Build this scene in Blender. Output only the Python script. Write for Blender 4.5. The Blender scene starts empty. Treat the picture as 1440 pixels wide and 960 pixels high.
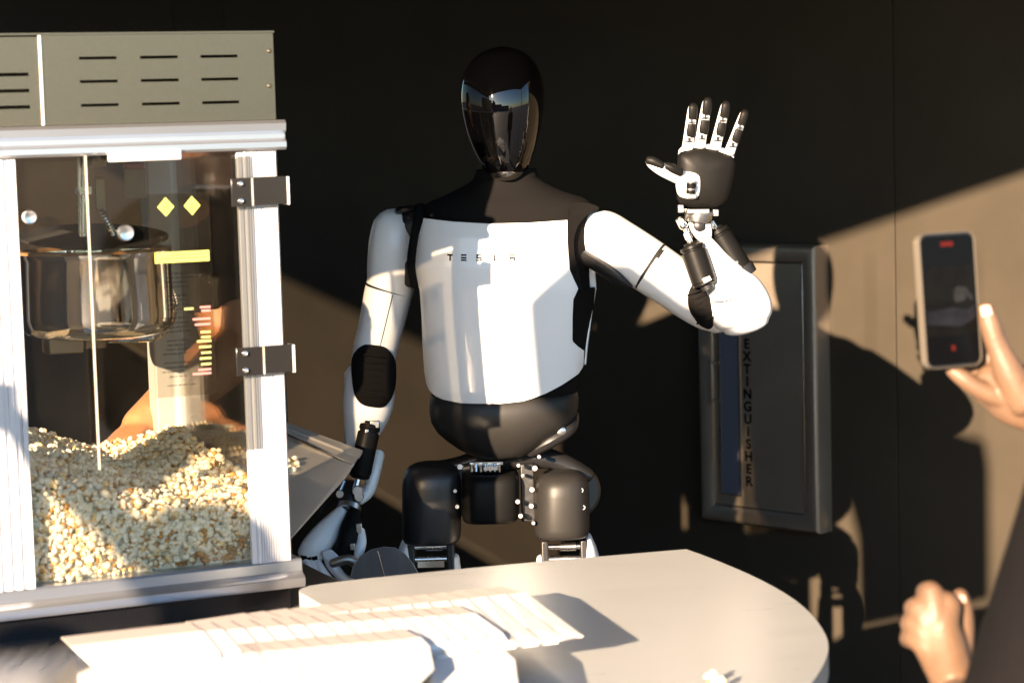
import bpy, math, random
from mathutils import Vector, Matrix, noise
random.seed(7)
S = bpy.context.scene
COL = S.collection
PI = math.pi

# ------------------------------------------------------------------ camera
F_PX = 3200.0                      # focal length in photograph pixels (1440 wide)
PITCH = math.atan((480 - 170) / F_PX)
ROLL = 0.028
CAM = Vector((0, 0, 1.59))
FW = Vector((0, math.cos(PITCH), -math.sin(PITCH)))
_R0 = Vector((1, 0, 0)); _U0 = Vector((0, math.sin(PITCH), math.cos(PITCH)))
RT = _R0 * math.cos(ROLL) - _U0 * math.sin(ROLL)
UP = _R0 * math.sin(ROLL) + _U0 * math.cos(ROLL)
cd = bpy.data.cameras.new('camera'); cam = bpy.data.objects.new('camera', cd); COL.objects.link(cam)
cam.matrix_world = Matrix(((RT.x, UP.x, -FW.x, 0), (RT.y, UP.y, -FW.y, 0), (RT.z, UP.z, -FW.z, CAM.z), (0, 0, 0, 1)))
cd.sensor_width = 36; cd.lens = F_PX / 1440 * 36; cd.clip_start = 0.05; cd.clip_end = 2000
cd.dof.use_dof = True; cd.dof.focus_distance = 4.2; cd.dof.aperture_fstop = 5.6
S.camera = cam

# ------------------------------------------------------------------ light
SUN_AZ = math.radians(24.5)          # to the left of the way the robot faces
SUN_EL = math.radians(14)
SUN = Vector((-math.sin(SUN_AZ) * math.cos(SUN_EL), -math.cos(SUN_AZ) * math.cos(SUN_EL), math.sin(SUN_EL)))
w = bpy.data.worlds.new('World'); S.world = w; w.use_nodes = True
nt = w.node_tree; bg = nt.nodes['Background']
sky = nt.nodes.new('ShaderNodeTexSky'); sky.sky_type = 'NISHITA'; sky.sun_disc = False
sky.sun_elevation = SUN_EL
sky.dust_density = 0.3; sky.ozone_density = 3.0
sky.sun_rotation = math.atan2(SUN.x, SUN.y)
nt.links.new(sky.outputs['Color'], bg.inputs['Color']); bg.inputs['Strength'].default_value = 0.085
sl = bpy.data.lights.new('sun', 'SUN'); so = bpy.data.objects.new('sun', sl); COL.objects.link(so)
sl.energy = 5.0; sl.angle = math.radians(0.5); sl.color = (1.0, 0.75, 0.52)
so.rotation_euler = SUN.to_track_quat('Z', 'Y').to_euler(); so.location = SUN * 30
S.view_settings.view_transform = 'Standard'; S.view_settings.look = 'None'
S.view_settings.exposure = 2.55; S.view_settings.gamma = 1
try:
    S.cycles.max_bounces = 8; S.cycles.transparent_max_bounces = 24
except Exception: pass

# ------------------------------------------------------------------ rays of the photograph
def ray(px, py): return FW + RT * ((px - 720) / F_PX) - UP * ((py - 480) / F_PX)
def P(px, py, Y):
    d = ray(px, py); return CAM + d * (Y / d.y)
def hit(px, py, pt, n):
    d = ray(px, py); return CAM + d * ((pt - CAM).dot(n) / d.dot(n))
def hitz(px, py, z): return hit(px, py, Vector((0, 0, z)), Vector((0, 0, 1)))

# ------------------------------------------------------------------ materials
MATS = {}
def mat(name, col, rough=0.5, metal=0.0, spec=0.5, coat=0.0, var=0.0, vscale=8.0, bump=0.0, bscale=60.0,
        stretch=None, col2=None, rvar=0.0, ior=None, sheen=0.0, aniso=0.0, sss=0.0):
    m = bpy.data.materials.new(name); m.use_nodes = True
    n = m.node_tree; b = n.nodes['Principled BSDF']
    b.inputs['Base Color'].default_value = (*col, 1); b.inputs['Roughness'].default_value = rough
    b.inputs['Metallic'].default_value = metal; b.inputs['Specular IOR Level'].default_value = spec
    b.inputs['Coat Weight'].default_value = coat; b.inputs['Coat Roughness'].default_value = 0.085
    if ior: b.inputs['IOR'].default_value = ior
    if sheen: b.inputs['Sheen Weight'].default_value = sheen
    if sss:
        b.inputs['Subsurface Weight'].default_value = sss
        b.inputs['Subsurface Radius'].default_value = (0.02, 0.008, 0.004); b.inputs['Subsurface Scale'].default_value = 0.3
    tc = n.nodes.new('ShaderNodeTexCoord'); mp = n.nodes.new('ShaderNodeMapping')
    n.links.new(tc.outputs['Object'], mp.inputs['Vector'])
    if stretch: mp.inputs['Scale'].default_value = stretch
    if var or col2 or rvar:
        t = n.nodes.new('ShaderNodeTexNoise'); t.inputs['Scale'].default_value = vscale
        t.inputs['Detail'].default_value = 5; t.inputs['Roughness'].default_value = 0.6
        n.links.new(mp.outputs['Vector'], t.inputs['Vector'])
        r = n.nodes.new('ShaderNodeValToRGB'); r.color_ramp.elements[0].position = 0.32; r.color_ramp.elements[1].position = 0.68
        c2 = col2 if col2 else tuple(min(1, c * (1 + var)) for c in col)
        c1 = col if col2 else tuple(c * (1 - var) for c in col)
        r.color_ramp.elements[0].color = (*c1, 1); r.color_ramp.elements[1].color = (*c2, 1)
        n.links.new(t.outputs['Fac'], r.inputs['Fac']); n.links.new(r.outputs['Color'], b.inputs['Base Color'])
        if rvar:
            mr = n.nodes.new('ShaderNodeMapRange'); mr.inputs['From Min'].default_value = 0.3; mr.inputs['From Max'].default_value = 0.7
            mr.inputs['To Min'].default_value = max(0.01, rough - rvar); mr.inputs['To Max'].default_value = rough + rvar
            n.links.new(t.outputs['Fac'], mr.inputs['Value']); n.links.new(mr.outputs['Result'], b.inputs['Roughness'])
    if bump:
        t2 = n.nodes.new('ShaderNodeTexNoise'); t2.inputs['Scale'].default_value = bscale; t2.inputs['Detail'].default_value = 4
        n.links.new(mp.outputs['Vector'], t2.inputs['Vector'])
        bp = n.nodes.new('ShaderNodeBump'); bp.inputs['Strength'].default_value = bump; bp.inputs['Distance'].default_value = 0.01
        n.links.new(t2.outputs['Fac'], bp.inputs['Height']); n.links.new(bp.outputs['Normal'], b.inputs['Normal'])
    MATS[name] = m
    return m
def glass_mat(name, tint, refl=1.0, dust=0.0, rough=0.02):
    """thin clear sheet: lets light straight through, mirrors a little, carries some dust"""
    m = bpy.data.materials.new(name); m.use_nodes = True; n = m.node_tree
    for x in list(n.nodes):
        if x.type != 'OUTPUT_MATERIAL': n.nodes.remove(x)
    out = [x for x in n.nodes if x.type == 'OUTPUT_MATERIAL'][0]
    tr = n.nodes.new('ShaderNodeBsdfTransparent'); tr.inputs['Color'].default_value = (*tint, 1)
    gl = n.nodes.new('ShaderNodeBsdfGlossy'); gl.inputs['Roughness'].default_value = rough
    fr = n.nodes.new('ShaderNodeFresnel'); fr.inputs['IOR'].default_value = 1.45
    mu = n.nodes.new('ShaderNodeMath'); mu.operation = 'MULTIPLY'; mu.inputs[1].default_value = refl
    n.links.new(fr.outputs['Fac'], mu.inputs[0])
    mx = n.nodes.new('ShaderNodeMixShader'); n.links.new(mu.outputs[0], mx.inputs['Fac'])
    n.links.new(tr.outputs[0], mx.inputs[1]); n.links.new(gl.outputs[0], mx.inputs[2])
    last = mx
    if dust:
        df = n.nodes.new('ShaderNodeBsdfDiffuse'); df.inputs['Color'].default_value = (0.6, 0.52, 0.4, 1)
        tc = n.nodes.new('ShaderNodeTexCoord'); t = n.nodes.new('ShaderNodeTexNoise'); t.inputs['Scale'].default_value = 140; t.inputs['Detail'].default_value = 3
        t3 = n.nodes.new('ShaderNodeTexNoise'); t3.inputs['Scale'].default_value = 7; t3.inputs['Detail'].default_value = 4
        n.links.new(tc.outputs['Object'], t.inputs['Vector']); n.links.new(tc.outputs['Object'], t3.inputs['Vector'])
        mr = n.nodes.new('ShaderNodeMapRange'); mr.inputs['From Min'].default_value = 0.66; mr.inputs['From Max'].default_value = 0.78
        mr.inputs['To Min'].default_value = 0; mr.inputs['To Max'].default_value = dust * 3
        n.links.new(t.outputs['Fac'], mr.inputs['Value'])
        m2 = n.nodes.new('ShaderNodeMapRange'); m2.inputs['From Min'].default_value = 0.35; m2.inputs['From Max'].default_value = 0.75
        m2.inputs['To Min'].default_value = dust * 0.25; m2.inputs['To Max'].default_value = dust
        n.links.new(t3.outputs['Fac'], m2.inputs['Value'])
        ad = n.nodes.new('ShaderNodeMath'); ad.operation = 'ADD'
        n.links.new(mr.outputs[0], ad.inputs[0]); n.links.new(m2.outputs[0], ad.inputs[1])
        mx2 = n.nodes.new('ShaderNodeMixShader'); n.links.new(ad.outputs[0], mx2.inputs['Fac'])
        n.links.new(mx.outputs[0], mx2.inputs[1]); n.links.new(df.outputs[0], mx2.inputs[2]); last = mx2
    n.links.new(last.outputs[0], out.inputs['Surface'])
    MATS[name] = m
    return m

M_WALL = mat('wall_paint', (0.041, 0.0335, 0.0240), 0.65, spec=0.12, var=0.12, vscale=3, bump=0.03, bscale=220)
M_GROUND = mat('concrete', (0.09, 0.09, 0.092), 0.85, var=0.25, vscale=1.5, bump=0.1, bscale=30)
M_CANOPY = mat('canopy_metal', (0.03, 0.03, 0.032), 0.6)
M_WHITE = mat('white_shell', (0.80, 0.80, 0.79), 0.32, coat=0.25, var=0.015, vscale=6)
M_BLACK = mat('black_plastic', (0.012, 0.012, 0.013), 0.38, rvar=0.06, vscale=14)
M_SATIN = mat('satin_black', (0.006, 0.0058, 0.0056), 0.45, spec=0.10, rvar=0.08, vscale=20)
M_FABRIC = mat('black_fabric', (0.0072, 0.0066, 0.0064), 0.95, spec=0.08, bump=0.35, bscale=900)
M_GREY = mat('dark_grey_shell', (0.018, 0.017, 0.016), 0.42, spec=0.25, metal=0.1, rvar=0.07, vscale=10)
M_VISOR = mat('black_visor_glass', (0.0005, 0.0005, 0.0006), 0.025, spec=0.5, ior=1.55)
M_STEEL = mat('steel', (0.62, 0.60, 0.57), 0.24, metal=1.0, rvar=0.06, vscale=18)
M_BOLT = mat('bolt_steel', (0.75, 0.73, 0.70), 0.28, metal=1.0)
M_SCREW = mat('dull_screw', (0.34, 0.33, 0.32), 0.36, metal=1.0)
M_BRUSHED = mat('brushed_steel', (0.42, 0.395, 0.35), 0.42, metal=1.0, rvar=0.06, vscale=14, stretch=(1, 1, 0.05), var=0.05, bump=0.02, bscale=140)
M_SCOOP = mat('scoop_metal', (0.20, 0.20, 0.205), 0.36, metal=0.45, rvar=0.08, vscale=10, var=0.1, stretch=(6, 1, 0.6))
M_TRAY = mat('tray_sheet', (0.50, 0.47, 0.42), 0.45, metal=0.45, rvar=0.06, vscale=14, var=0.05)
M_RAIL = mat('anodised_aluminium', (0.60, 0.63, 0.68), 0.30, metal=0.92)
M_GALV = mat('galvanised_sheet', (0.235, 0.190, 0.130), 0.34, metal=1.0, var=0.03, vscale=160, rvar=0.03)
M_ALU = mat('white_aluminium', (0.52, 0.53, 0.56), 0.40, metal=0.15)
M_CAB = mat('bronze_steel', (0.25, 0.205, 0.158), 0.38, metal=0.55, var=0.08, vscale=6, rvar=0.08)
M_CABEDGE = mat('polished_edge', (0.5, 0.45, 0.38), 0.22, metal=1.0)
M_GAP = mat('dark_gap', (0.006, 0.006, 0.006), 0.8)
M_INK = mat('black_ink', (0.004, 0.004, 0.0045), 0.9, spec=0.03)
M_TABLE = mat('table_laminate', (0.385, 0.39, 0.375), 0.30, var=0.018, vscale=9, stretch=(0.5, 4, 1), rvar=0.03)
M_CARD = mat('white_card', (0.83, 0.81, 0.78), 0.7, var=0.02, vscale=12)
M_STRIP = mat('shade_tinted_strip', (0.47, 0.41, 0.37), 0.8, var=0.03, vscale=20)  # darker tint stands in for the tabs' shading away from the sun
M_BASE = mat('dark_base_metal', (0.012, 0.012, 0.014), 0.3, metal=0.6, rvar=0.08, vscale=6, stretch=(1, 1, 0.1))
M_COUNTER = mat('steel_counter', (0.50, 0.47, 0.43), 0.33, metal=1.0, rvar=0.08, vscale=8, stretch=(8, 0.6, 1))
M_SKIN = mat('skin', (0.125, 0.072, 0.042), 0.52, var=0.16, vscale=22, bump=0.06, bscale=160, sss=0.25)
M_SKIN2 = mat('tanned_skin', (0.55, 0.25, 0.125), 0.45, var=0.12, vscale=18, bump=0.06, bscale=160, sss=0.2)
M_NAIL = mat('nail', (0.60, 0.38, 0.30), 0.3)
M_HAIR = mat('dark_hair', (0.010, 0.006, 0.004), 0.55, bump=0.25, bscale=160, stretch=(1, 1, 0.12))
M_JACKET = mat('grey_jacket_cloth', (0.0048, 0.0042, 0.0045), 0.9, spec=0.1, var=0.2, vscale=9, bump=0.25, bscale=300)
M_SHIRT = mat('black_shirt_cloth', (0.014, 0.013, 0.013), 0.85, bump=0.25, bscale=260)
M_TROUSER = mat('dark_trouser_cloth', (0.018, 0.019, 0.024), 0.85)
M_SHOE = mat('shoe_leather', (0.02, 0.018, 0.016), 0.5)
M_GLASS = glass_mat('machine_acrylic', (0.95, 0.94, 0.91), 0.6, 0.006)
M_GLASS2 = glass_mat('hinged_acrylic', (0.95, 0.94, 0.91), 0.8, 0.004)
M_SHEET = glass_mat('sign_sheet_film', (0.84, 0.83, 0.80), 0.6, 0.010)
M_ACRYLEDGE = mat('acrylic_edge', (0.36, 0.35, 0.30), 0.25, coat=0.3)
M_HINGE = mat('smoked_hinge', (0.016, 0.0155, 0.0155), 0.20, metal=0.2)
M_YELLOW = mat('yellow_sticker', (0.40, 0.41, 0.09), 0.6)
M_PINK = mat('pink_print', (0.36, 0.16, 0.15), 0.6)
M_GREENP = mat('pale_print', (0.36, 0.36, 0.12), 0.6)
M_KETTLE = mat('kettle_steel', (0.70, 0.71, 0.73), 0.07, metal=1.0, rvar=0.04, vscale=9, var=0.05)
M_BURNT = mat('burnt_oil', (0.10, 0.045, 0.015), 0.4, col2=(0.30, 0.17, 0.07), vscale=40)
M_CORN = mat('popcorn_flake', (0.88, 0.78, 0.55), 0.7, col2=(0.93, 0.89, 0.76), vscale=1.3)
M_HULL = mat('popcorn_hull', (0.42, 0.19, 0.045), 0.55, col2=(0.66, 0.38, 0.12), vscale=120)
M_BUTTER = mat('buttered_flake', (0.84, 0.60, 0.26), 0.6, col2=(0.88, 0.72, 0.42), vscale=60)
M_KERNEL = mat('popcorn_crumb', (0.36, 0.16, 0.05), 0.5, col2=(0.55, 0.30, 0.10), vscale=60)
M_SCREEN = mat('phone_screen', (0.0022, 0.0024, 0.003), 0.12, spec=0.05)
M_CASE = mat('clear_phone_case', (0.10, 0.085, 0.065), 0.3, coat=0.1)
M_PHONE = mat('phone_body', (0.015, 0.015, 0.017), 0.3)
M_BLUEGL = mat('blue_window_pane', (0.10, 0.11, 0.15), 0.08, spec=0.6)

# ------------------------------------------------------------------ mesh builder
class MB:
    def __init__(s): s.v = []; s.f = []; s.mi = []
    def add(s, vs, fs, mi=0):
        k = len(s.v); s.v += [Vector(q) for q in vs]
        for q in fs: s.f.append([i + k for i in q]); s.mi.append(mi)
        return s
    def box(s, c, size, ax=None, mi=0):
        c = Vector(c); X, Y, Z = ax if ax else (Vector((1, 0, 0)), Vector((0, 1, 0)), Vector((0, 0, 1)))
        h = [q / 2 for q in size]
        vs = [c + X * (h[0] * a) + Y * (h[1] * b) + Z * (h[2] * d) for a in (-1, 1) for b in (-1, 1) for d in (-1, 1)]
        return s.add(vs, [(0, 1, 3, 2), (4, 6, 7, 5), (0, 4, 5, 1), (2, 3, 7, 6), (0, 2, 6, 4), (1, 5, 7, 3)], mi)
    def rings(s, R, cap=True, closed=True, mi=0):
        n = len(R[0]); vs = [p for r in R for p in r]; fs = []
        for i in range(len(R) - 1):
            for j in range(n if closed else n - 1):
                k = (j + 1) % n
                fs.append((i * n + j, i * n + k, (i + 1) * n + k, (i + 1) * n + j))
        if cap:
            fs.append(tuple(range(n))[::-1]); b = (len(R) - 1) * n; fs.append(tuple(range(b, b + n)))
        return s.add(vs, fs, mi)
    def prism(s, pts, off, mi=0):
        """closed polygon pts swept by vector off"""
        n = len(pts); off = Vector(off); vs = [Vector(p) for p in pts] + [Vector(p) + off for p in pts]
        fs = [tuple(range(n))[::-1], tuple(range(n, 2 * n))] + [(i, (i + 1) % n, n + (i + 1) % n, n + i) for i in range(n)]
        return s.add(vs, fs, mi)
    def limb(s, pts, rad, n=20, e=2.0, V=Vector((0, 1, 0)), round_a=True, round_b=True, sub=4, mi=0, flat=0.8):
        """tube through pts; rad: r or (across, in depth); smooth, rounded ends"""
        pts = [Vector(p) for p in pts]; rad = [(r, r) if not isinstance(r, (tuple, list)) else tuple(r) for r in rad]
        Q, RR = [], []
        m = len(pts)
        if m > 2 and sub > 1:
            for i in range(m - 1):
                p0, p1, p2, p3 = pts[max(i - 1, 0)], pts[i], pts[i + 1], pts[min(i + 2, m - 1)]
                r0, r1, r2, r3 = rad[max(i - 1, 0)], rad[i], rad[i + 1], rad[min(i + 2, m - 1)]
                for q in range(sub):
                    t = q / sub
                    cr = lambda a, b, c, d: 0.5 * ((2 * b) + (c - a) * t + (2 * a - 5 * b + 4 * c - d) * t * t + (3 * b - a - 3 * c + d) * t ** 3)
                    Q.append(cr(p0, p1, p2, p3)); RR.append((max(1e-4, cr(r0[0], r1[0], r2[0], r3[0])), max(1e-4, cr(r0[1], r1[1], r2[1], r3[1]))))
            Q.append(pts[-1]); RR.append(rad[-1])
        else: Q, RR = pts, rad
        ends = []
        rings = []
        def ring(c, t, ra, rb):
            sd = t.cross(V)
            if sd.length < 1e-3: sd = t.cross(Vector((1, 0, 0)))
            sd.normalize(); dp = sd.cross(t).normalized()
            out = []
            for k in range(n):
                a = 2 * PI * k / n; ca, sa = math.cos(a), math.sin(a)
                x = math.copysign(abs(ca) ** (2 / e), ca); y = math.copysign(abs(sa) ** (2 / e), sa)
                out.append(c + sd * (ra * x) + dp * (rb * y))
            return out
        for i, c in enumerate(Q):
            t = (Q[min(i + 1, len(Q) - 1)] - Q[max(i - 1, 0)]).normalized()
            ra, rb = RR[i]
            if i == 0 and round_a:
                h = min(ra, rb) * flat
                for q in (85, 65, 45, 22): rings.append(ring(c - t * h * math.sin(math.radians(q)), t, ra * math.cos(math.radians(q)), rb * math.cos(math.radians(q))))
            rings.append(ring(c, t, ra, rb))
            if i == len(Q) - 1 and round_b:
                h = min(ra, rb) * flat
                for q in (22, 45, 65, 85): rings.append(ring(c + t * h * math.sin(math.radians(q)), t, ra * math.cos(math.radians(q)), rb * math.cos(math.radians(q))))
        return s.rings(rings, mi=mi)
    def cyl(s, a, b, r, n=20, r2=None, mi=0):
        a, b = Vector(a), Vector(b); t = (b - a).normalized(); sd = t.orthogonal().normalized(); dp = t.cross(sd)
        r2 = r if r2 is None else r2
        R = [[c + (sd * math.cos(2 * PI * k / n) + dp * math.sin(2 * PI * k / n)) * q for k in range(n)] for c, q in ((a, r), (b, r2))]
        return s.rings(R, mi=mi)
    def lathe(s, c, prof, n=40, ax=Vector((0, 0, 1)), mi=0, cap=False):
        """prof: (radius, height) list about axis ax"""
        ax = ax.normalized(); sd = ax.orthogonal().normalized(); dp = ax.cross(sd); c = Vector(c)
        R = [[c + ax * h + (sd * math.cos(2 * PI * k / n) + dp * math.sin(2 * PI * k / n)) * max(r, 1e-5) for k in range(n)] for r, h in prof]
        return s.rings(R, cap=cap, mi=mi)
    def tube(s, pts, r, n=8, sub=6, mi=0): return s.limb(pts, [r] * len(pts), n=n, sub=sub, round_a=False, round_b=False, mi=mi)

ROOTLOC = {}
def finish(name, mb, mats, parent=None, smooth=35, bevel=0.0, bseg=2, mods=()):
    """link the mesh as ONE object; geometry is given in world space"""
    me = bpy.data.meshes.new(name)
    root = parent
    while root is not None and root.parent is not None: root = root.parent
    off = ROOTLOC.get(root.name, Vector((0, 0, 0))) if root is not None else Vector((0, 0, 0))
    # origin of the mesh: its own centre
    if mb.v:
        lo = Vector((min(v.x for v in mb.v), min(v.y for v in mb.v), min(v.z for v in mb.v)))
        hi = Vector((max(v.x for v in mb.v), max(v.y for v in mb.v), max(v.z for v in mb.v)))
        c = (lo + hi) / 2
        if parent is None: c.z = lo.z
    else: c = Vector((0, 0, 0))
    me.from_pydata([v - c for v in mb.v], [], mb.f)
    for m in (mats if isinstance(mats, (list, tuple)) else [mats]): me.materials.append(m)
    me.polygons.foreach_set('material_index', mb.mi)
    me.validate(); me.update()
    import bmesh
    b = bmesh.new(); b.from_mesh(me); bmesh.ops.recalc_face_normals(b, faces=b.faces); b.to_mesh(me); b.free()
    if smooth:
        me.polygons.foreach_set('use_smooth', [True] * len(me.polygons))
        me.set_sharp_from_angle(angle=math.radians(smooth))
    o = bpy.data.objects.new(name, me); COL.objects.link(o)
    if parent is None:
        o.location = c; ROOTLOC[o.name] = c.copy()
    else:
        o.parent = parent
        o.location = c - WORLDLOC(parent)
    if bevel:
        bv = o.modifiers.new('bevel', 'BEVEL'); bv.width = bevel; bv.segments = bseg; bv.limit_method = 'ANGLE'; bv.angle_limit = math.radians(40)
        bv.harden_normals = False
    for f in mods: f(o)
    return o
def WORLDLOC(o):
    p = Vector((0, 0, 0))
    while o is not None: p = p + o.location; o = o.parent
    return p
def root(name, loc, label, cat, group=None):
    o = bpy.data.objects.new(name, None); COL.objects.link(o); o.location = loc; o.empty_display_size = 0.05
    ROOTLOC[o.name] = Vector(loc); tag(o, label, cat, group); return o
def tag(o, label, cat, group=None):
    o['label'] = label; o['category'] = cat
    if group: o['group'] = group
    return o
def copy_part(o, parent, loc):
    c = o.copy(); COL.objects.link(c); c.parent = parent; c.location = loc; return c

# ================================================================== SETTING
mb = MB(); mb.add([(-300, -300, 0), (300, -300, 0), (300, 300, 0), (-300, 300, 0)], [(0, 1, 2, 3)])
g = finish('ground', mb, M_GROUND, smooth=0); g['kind'] = 'structure'

WA = math.radians(44)                                   # the wall runs away to the left
WX = Vector((math.cos(WA), -math.sin(WA), 0)); WN = Vector((-math.sin(WA), -math.cos(WA), 0)); WZ = Vector((0, 0, 1))
CABF = P(1075, 540, F_PX / 533)                         # a point on the cabinet's front
W0 = CABF - WN * 0.062; W0.z = 0
wall = root('wall', W0, 'dark brown painted panel wall behind the waving robot', 'wall')
def wp(a, z, o=0.0): return W0 + WX * a + WZ * z + WN * o
def wall_a(px, py): return (hit(px, py, W0, WN) - W0).dot(WX)
seams = [-4.2, -2.55, wall_a(318, 100), wall_a(1257, 200), 1.85, 3.1]
for i in range(len(seams) - 1):
    a0, a1 = seams[i] + 0.0016, seams[i + 1] - 0.0016
    finish('wall_panel', MB().box(wp((a0 + a1) / 2, 1.55, -0.03), (a1 - a0, 0.06, 3.1), (WX, WN, WZ)), M_WALL, wall, bevel=0.0015, smooth=0)
finish('backing', MB().box(wp(-0.55, 1.5, -0.12), (7.4, 0.05, 2.98), (WX, WN, WZ)), M_GAP, wall, smooth=0)

# ------------------------------------------------------------------ the booth's roof and what stands on the sunny side
SR = Vector((math.cos(SUN_AZ), -math.sin(SUN_AZ), 0)); SH = Vector((math.sin(SUN_AZ), math.cos(SUN_AZ), 0))
def sunward(u, v, z):
    """the place at height z whose shadow runs along the sun ray (u, v)"""
    hh = (v - math.cos(SUN_EL) * z) / math.sin(SUN_EL); q = SR * u + SH * hh; q.z = z; return q
RZ = 2.45
E0 = sunward(-1.69, 2.613, RZ); ED = Vector((0.951, 0.309, 0)); EN = Vector((0.309, -0.951, 0))
cp = root('canopy', E0 + ED * 0.5, 'dark flat booth canopy over the robot and the popcorn machine', 'canopy')
def on_wall(x): return Vector((x, W0.y - (x - W0.x) * math.tan(WA), 0))
fa_, fb_ = E0 - ED * 2.6, E0 + ED * 3.6
fc_, fd_ = sunward(-2.26, 2.497, RZ), sunward(-4.1, 2.66, RZ)
fd_ = sunward(-4.1, 2.77, RZ); fn_ = sunward(-2.85, 2.30, RZ); fm_ = sunward(-2.46, 2.497, RZ)  # unseen left front edge, bent only to shape the shade on the wall
rp = [fd_, fn_, fm_, fc_, fb_, on_wall(fb_.x) + WN * 0.02, on_wall(fd_.x - 0.2) + WN * 0.02]
finish('roof_panel', MB().prism([Vector((p.x, p.y, RZ + 0.012)) for p in rp], (0, 0, 0.10)), M_CANOPY, cp, smooth=0)
for p_, q_ in ((fc_, fb_), (fm_, fc_), (fn_, fm_), (fd_, fn_)):
    d_ = (q_ - p_).normalized(); e_ = Vector((d_.y, -d_.x, 0)); c_ = (p_ + q_) / 2; c_.z = RZ + 0.10
    finish('fascia', MB().box(c_ + e_ * 0.02, ((q_ - p_).length, 0.035, 0.20), (d_, e_, WZ)), M_CANOPY, cp, smooth=0)
for q in (fc_ - ED * 0.30, fb_ - ED * 0.1): finish('canopy_post', MB().box(Vector((q.x, q.y, RZ / 2)) - EN * 0.06, (0.07, 0.07, RZ), (ED, EN, WZ)), M_CANOPY, cp, smooth=0, bevel=0.004)
# unseen board added below the fascia, outline cut to shade wall and chest
HB = [sunward(u, v, 1.86) for u, v in ((-1.585, 1.98), (-1.265, 1.98))]
hb_c = sunward(-1.43, 1.975, 1.87)
sg = root('shadow_board', hb_c - WZ * 0.2, 'added unseen dark board on two rods, shaped to shade the wall and chest', 'light blocker')
bp_ = [(-1.695, 2.135), (-1.652, 2.185), (-1.62, 2.225), (-1.53, 2.225), (-1.44, 2.16), (-1.33, 2.11), (-1.262, 2.09), (-1.25, 2.02), (-1.25, 1.705), (-1.30, 1.690), (-1.625, 1.612), (-1.628, 1.85), (-1.65, 1.93), (-1.695, 1.97)]
bq_ = [hb_c + SR * (u + 1.43) + WZ * ((v - 1.975) / math.cos(SUN_EL)) for u, v in bp_]
finish('board', MB().prism(bq_, SH * 0.02), M_CANOPY, sg, smooth=0)
for k in (-0.15, 0.15): finish('hanging_rod', MB().cyl(hb_c + SR * k + SH * 0.01 + WZ * 0.10, Vector((hb_c.x, hb_c.y, RZ + 0.02)) + SR * k + SH * 0.01, 0.0022, 8), M_CANOPY, sg)
# unseen cloth screen added on the left to dim sun and sky
M_CLOTH = glass_mat('sun_dimming_cloth', (1, 1, 1), 0.0)
n_ = M_CLOTH.node_tree; o_ = [x for x in n_.nodes if x.type == 'OUTPUT_MATERIAL'][0]
tr_n = n_.nodes.new('ShaderNodeBsdfTransparent'); df_n = n_.nodes.new('ShaderNodeBsdfDiffuse'); df_n.inputs['Color'].default_value = (0.012, 0.012, 0.012, 1)
mx_n = n_.nodes.new('ShaderNodeMixShader'); mx_n.inputs['Fac'].default_value = 0.58
n_.links.new(tr_n.outputs[0], mx_n.inputs[1]); n_.links.new(df_n.outputs[0], mx_n.inputs[2]); n_.links.new(mx_n.outputs[0], o_.inputs['Surface'])
sa, sb_ = sunward(-2.16, 2.0, RZ), None
q0 = fc_ - EN * 0.1
k_ = (-2.34 - q0.dot(SR)) / ED.dot(SR); q0 = q0 + ED * k_; q0.z = 0
q1 = on_wall(-2.6) + WN * 0.12
sd_ = (q1 - q0).normalized(); so_ = Vector((-sd_.y, sd_.x, 0))
scn = root('sun_blocker_screen', (q0 + q1) / 2, 'added unseen black mesh cloth dimming sun and sky from the left', 'screen')
finish('shade_panel', MB().box((q0 + q1) / 2 + WZ * 0.72, ((q1 - q0).length - 0.05, 0.02, 1.40), (sd_, so_, WZ)), M_CANOPY, scn, smooth=0)  # solid lower part, added to keep sun off the lower wall
finish('cloth', MB().box((q0 + q1) / 2 + WZ * 1.92, ((q1 - q0).length - 0.08, 0.004, 0.98), (sd_, so_, WZ)), M_CLOTH, scn, smooth=0)
for q in (q0, q1): finish('screen_post', MB().box(Vector((q.x, q.y, 1.22)), (0.04, 0.04, 2.44), (sd_, so_, WZ)), M_CANOPY, scn, smooth=0)
# block across the street
bd = root('building', Vector((-2, -46, 0)), 'low dark commercial block across the open street', 'building')
finish('wall', MB().box((-9, -46, 2.6), (16, 6, 5.2)).box((5.6, -45, 1.9), (13, 6, 3.8)).box((-22.2, -45, 3.4), (10, 6, 6.8)), M_CANOPY, bd, smooth=0)
for k in range(9): finish('window', MB().box((-26 + k * 4.2, -41.9 if k > 6 or k < 2 else -42.95, 1.8), (2.2, 0.1, 1.5)), M_BLUEGL, bd, smooth=0)

# ------------------------------------------------------------------ table and counter
TZ = 0.90
tl = [(410, 827), (480, 816), (700, 794), (965, 771.5), (1000, 784), (1060, 809), (1110, 836), (1142, 862), (1160, 888), (1166, 905), (1163, 925), (1148, 952), (1120, 985), (1075, 1022)]
pts = [hitz(x, y, TZ) for x, y in tl]
e1 = (pts[0] - pts[3]).normalized()
near = Vector((e1.y, -e1.x, 0))
if near.y > 0: near = -near
pts += [pts[-1] + near * 0.10 + e1 * 0.12, pts[-1] + near * 0.13 + e1 * 0.35, pts[0] + near * 0.62 - e1 * 0.03, pts[0] + near * 0.10 - e1 * 0.008]
tb = root('serving_table', Vector((0.05, 3.1, 0)), 'cream serving table with rounded right end in front of the robot', 'table')
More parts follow.
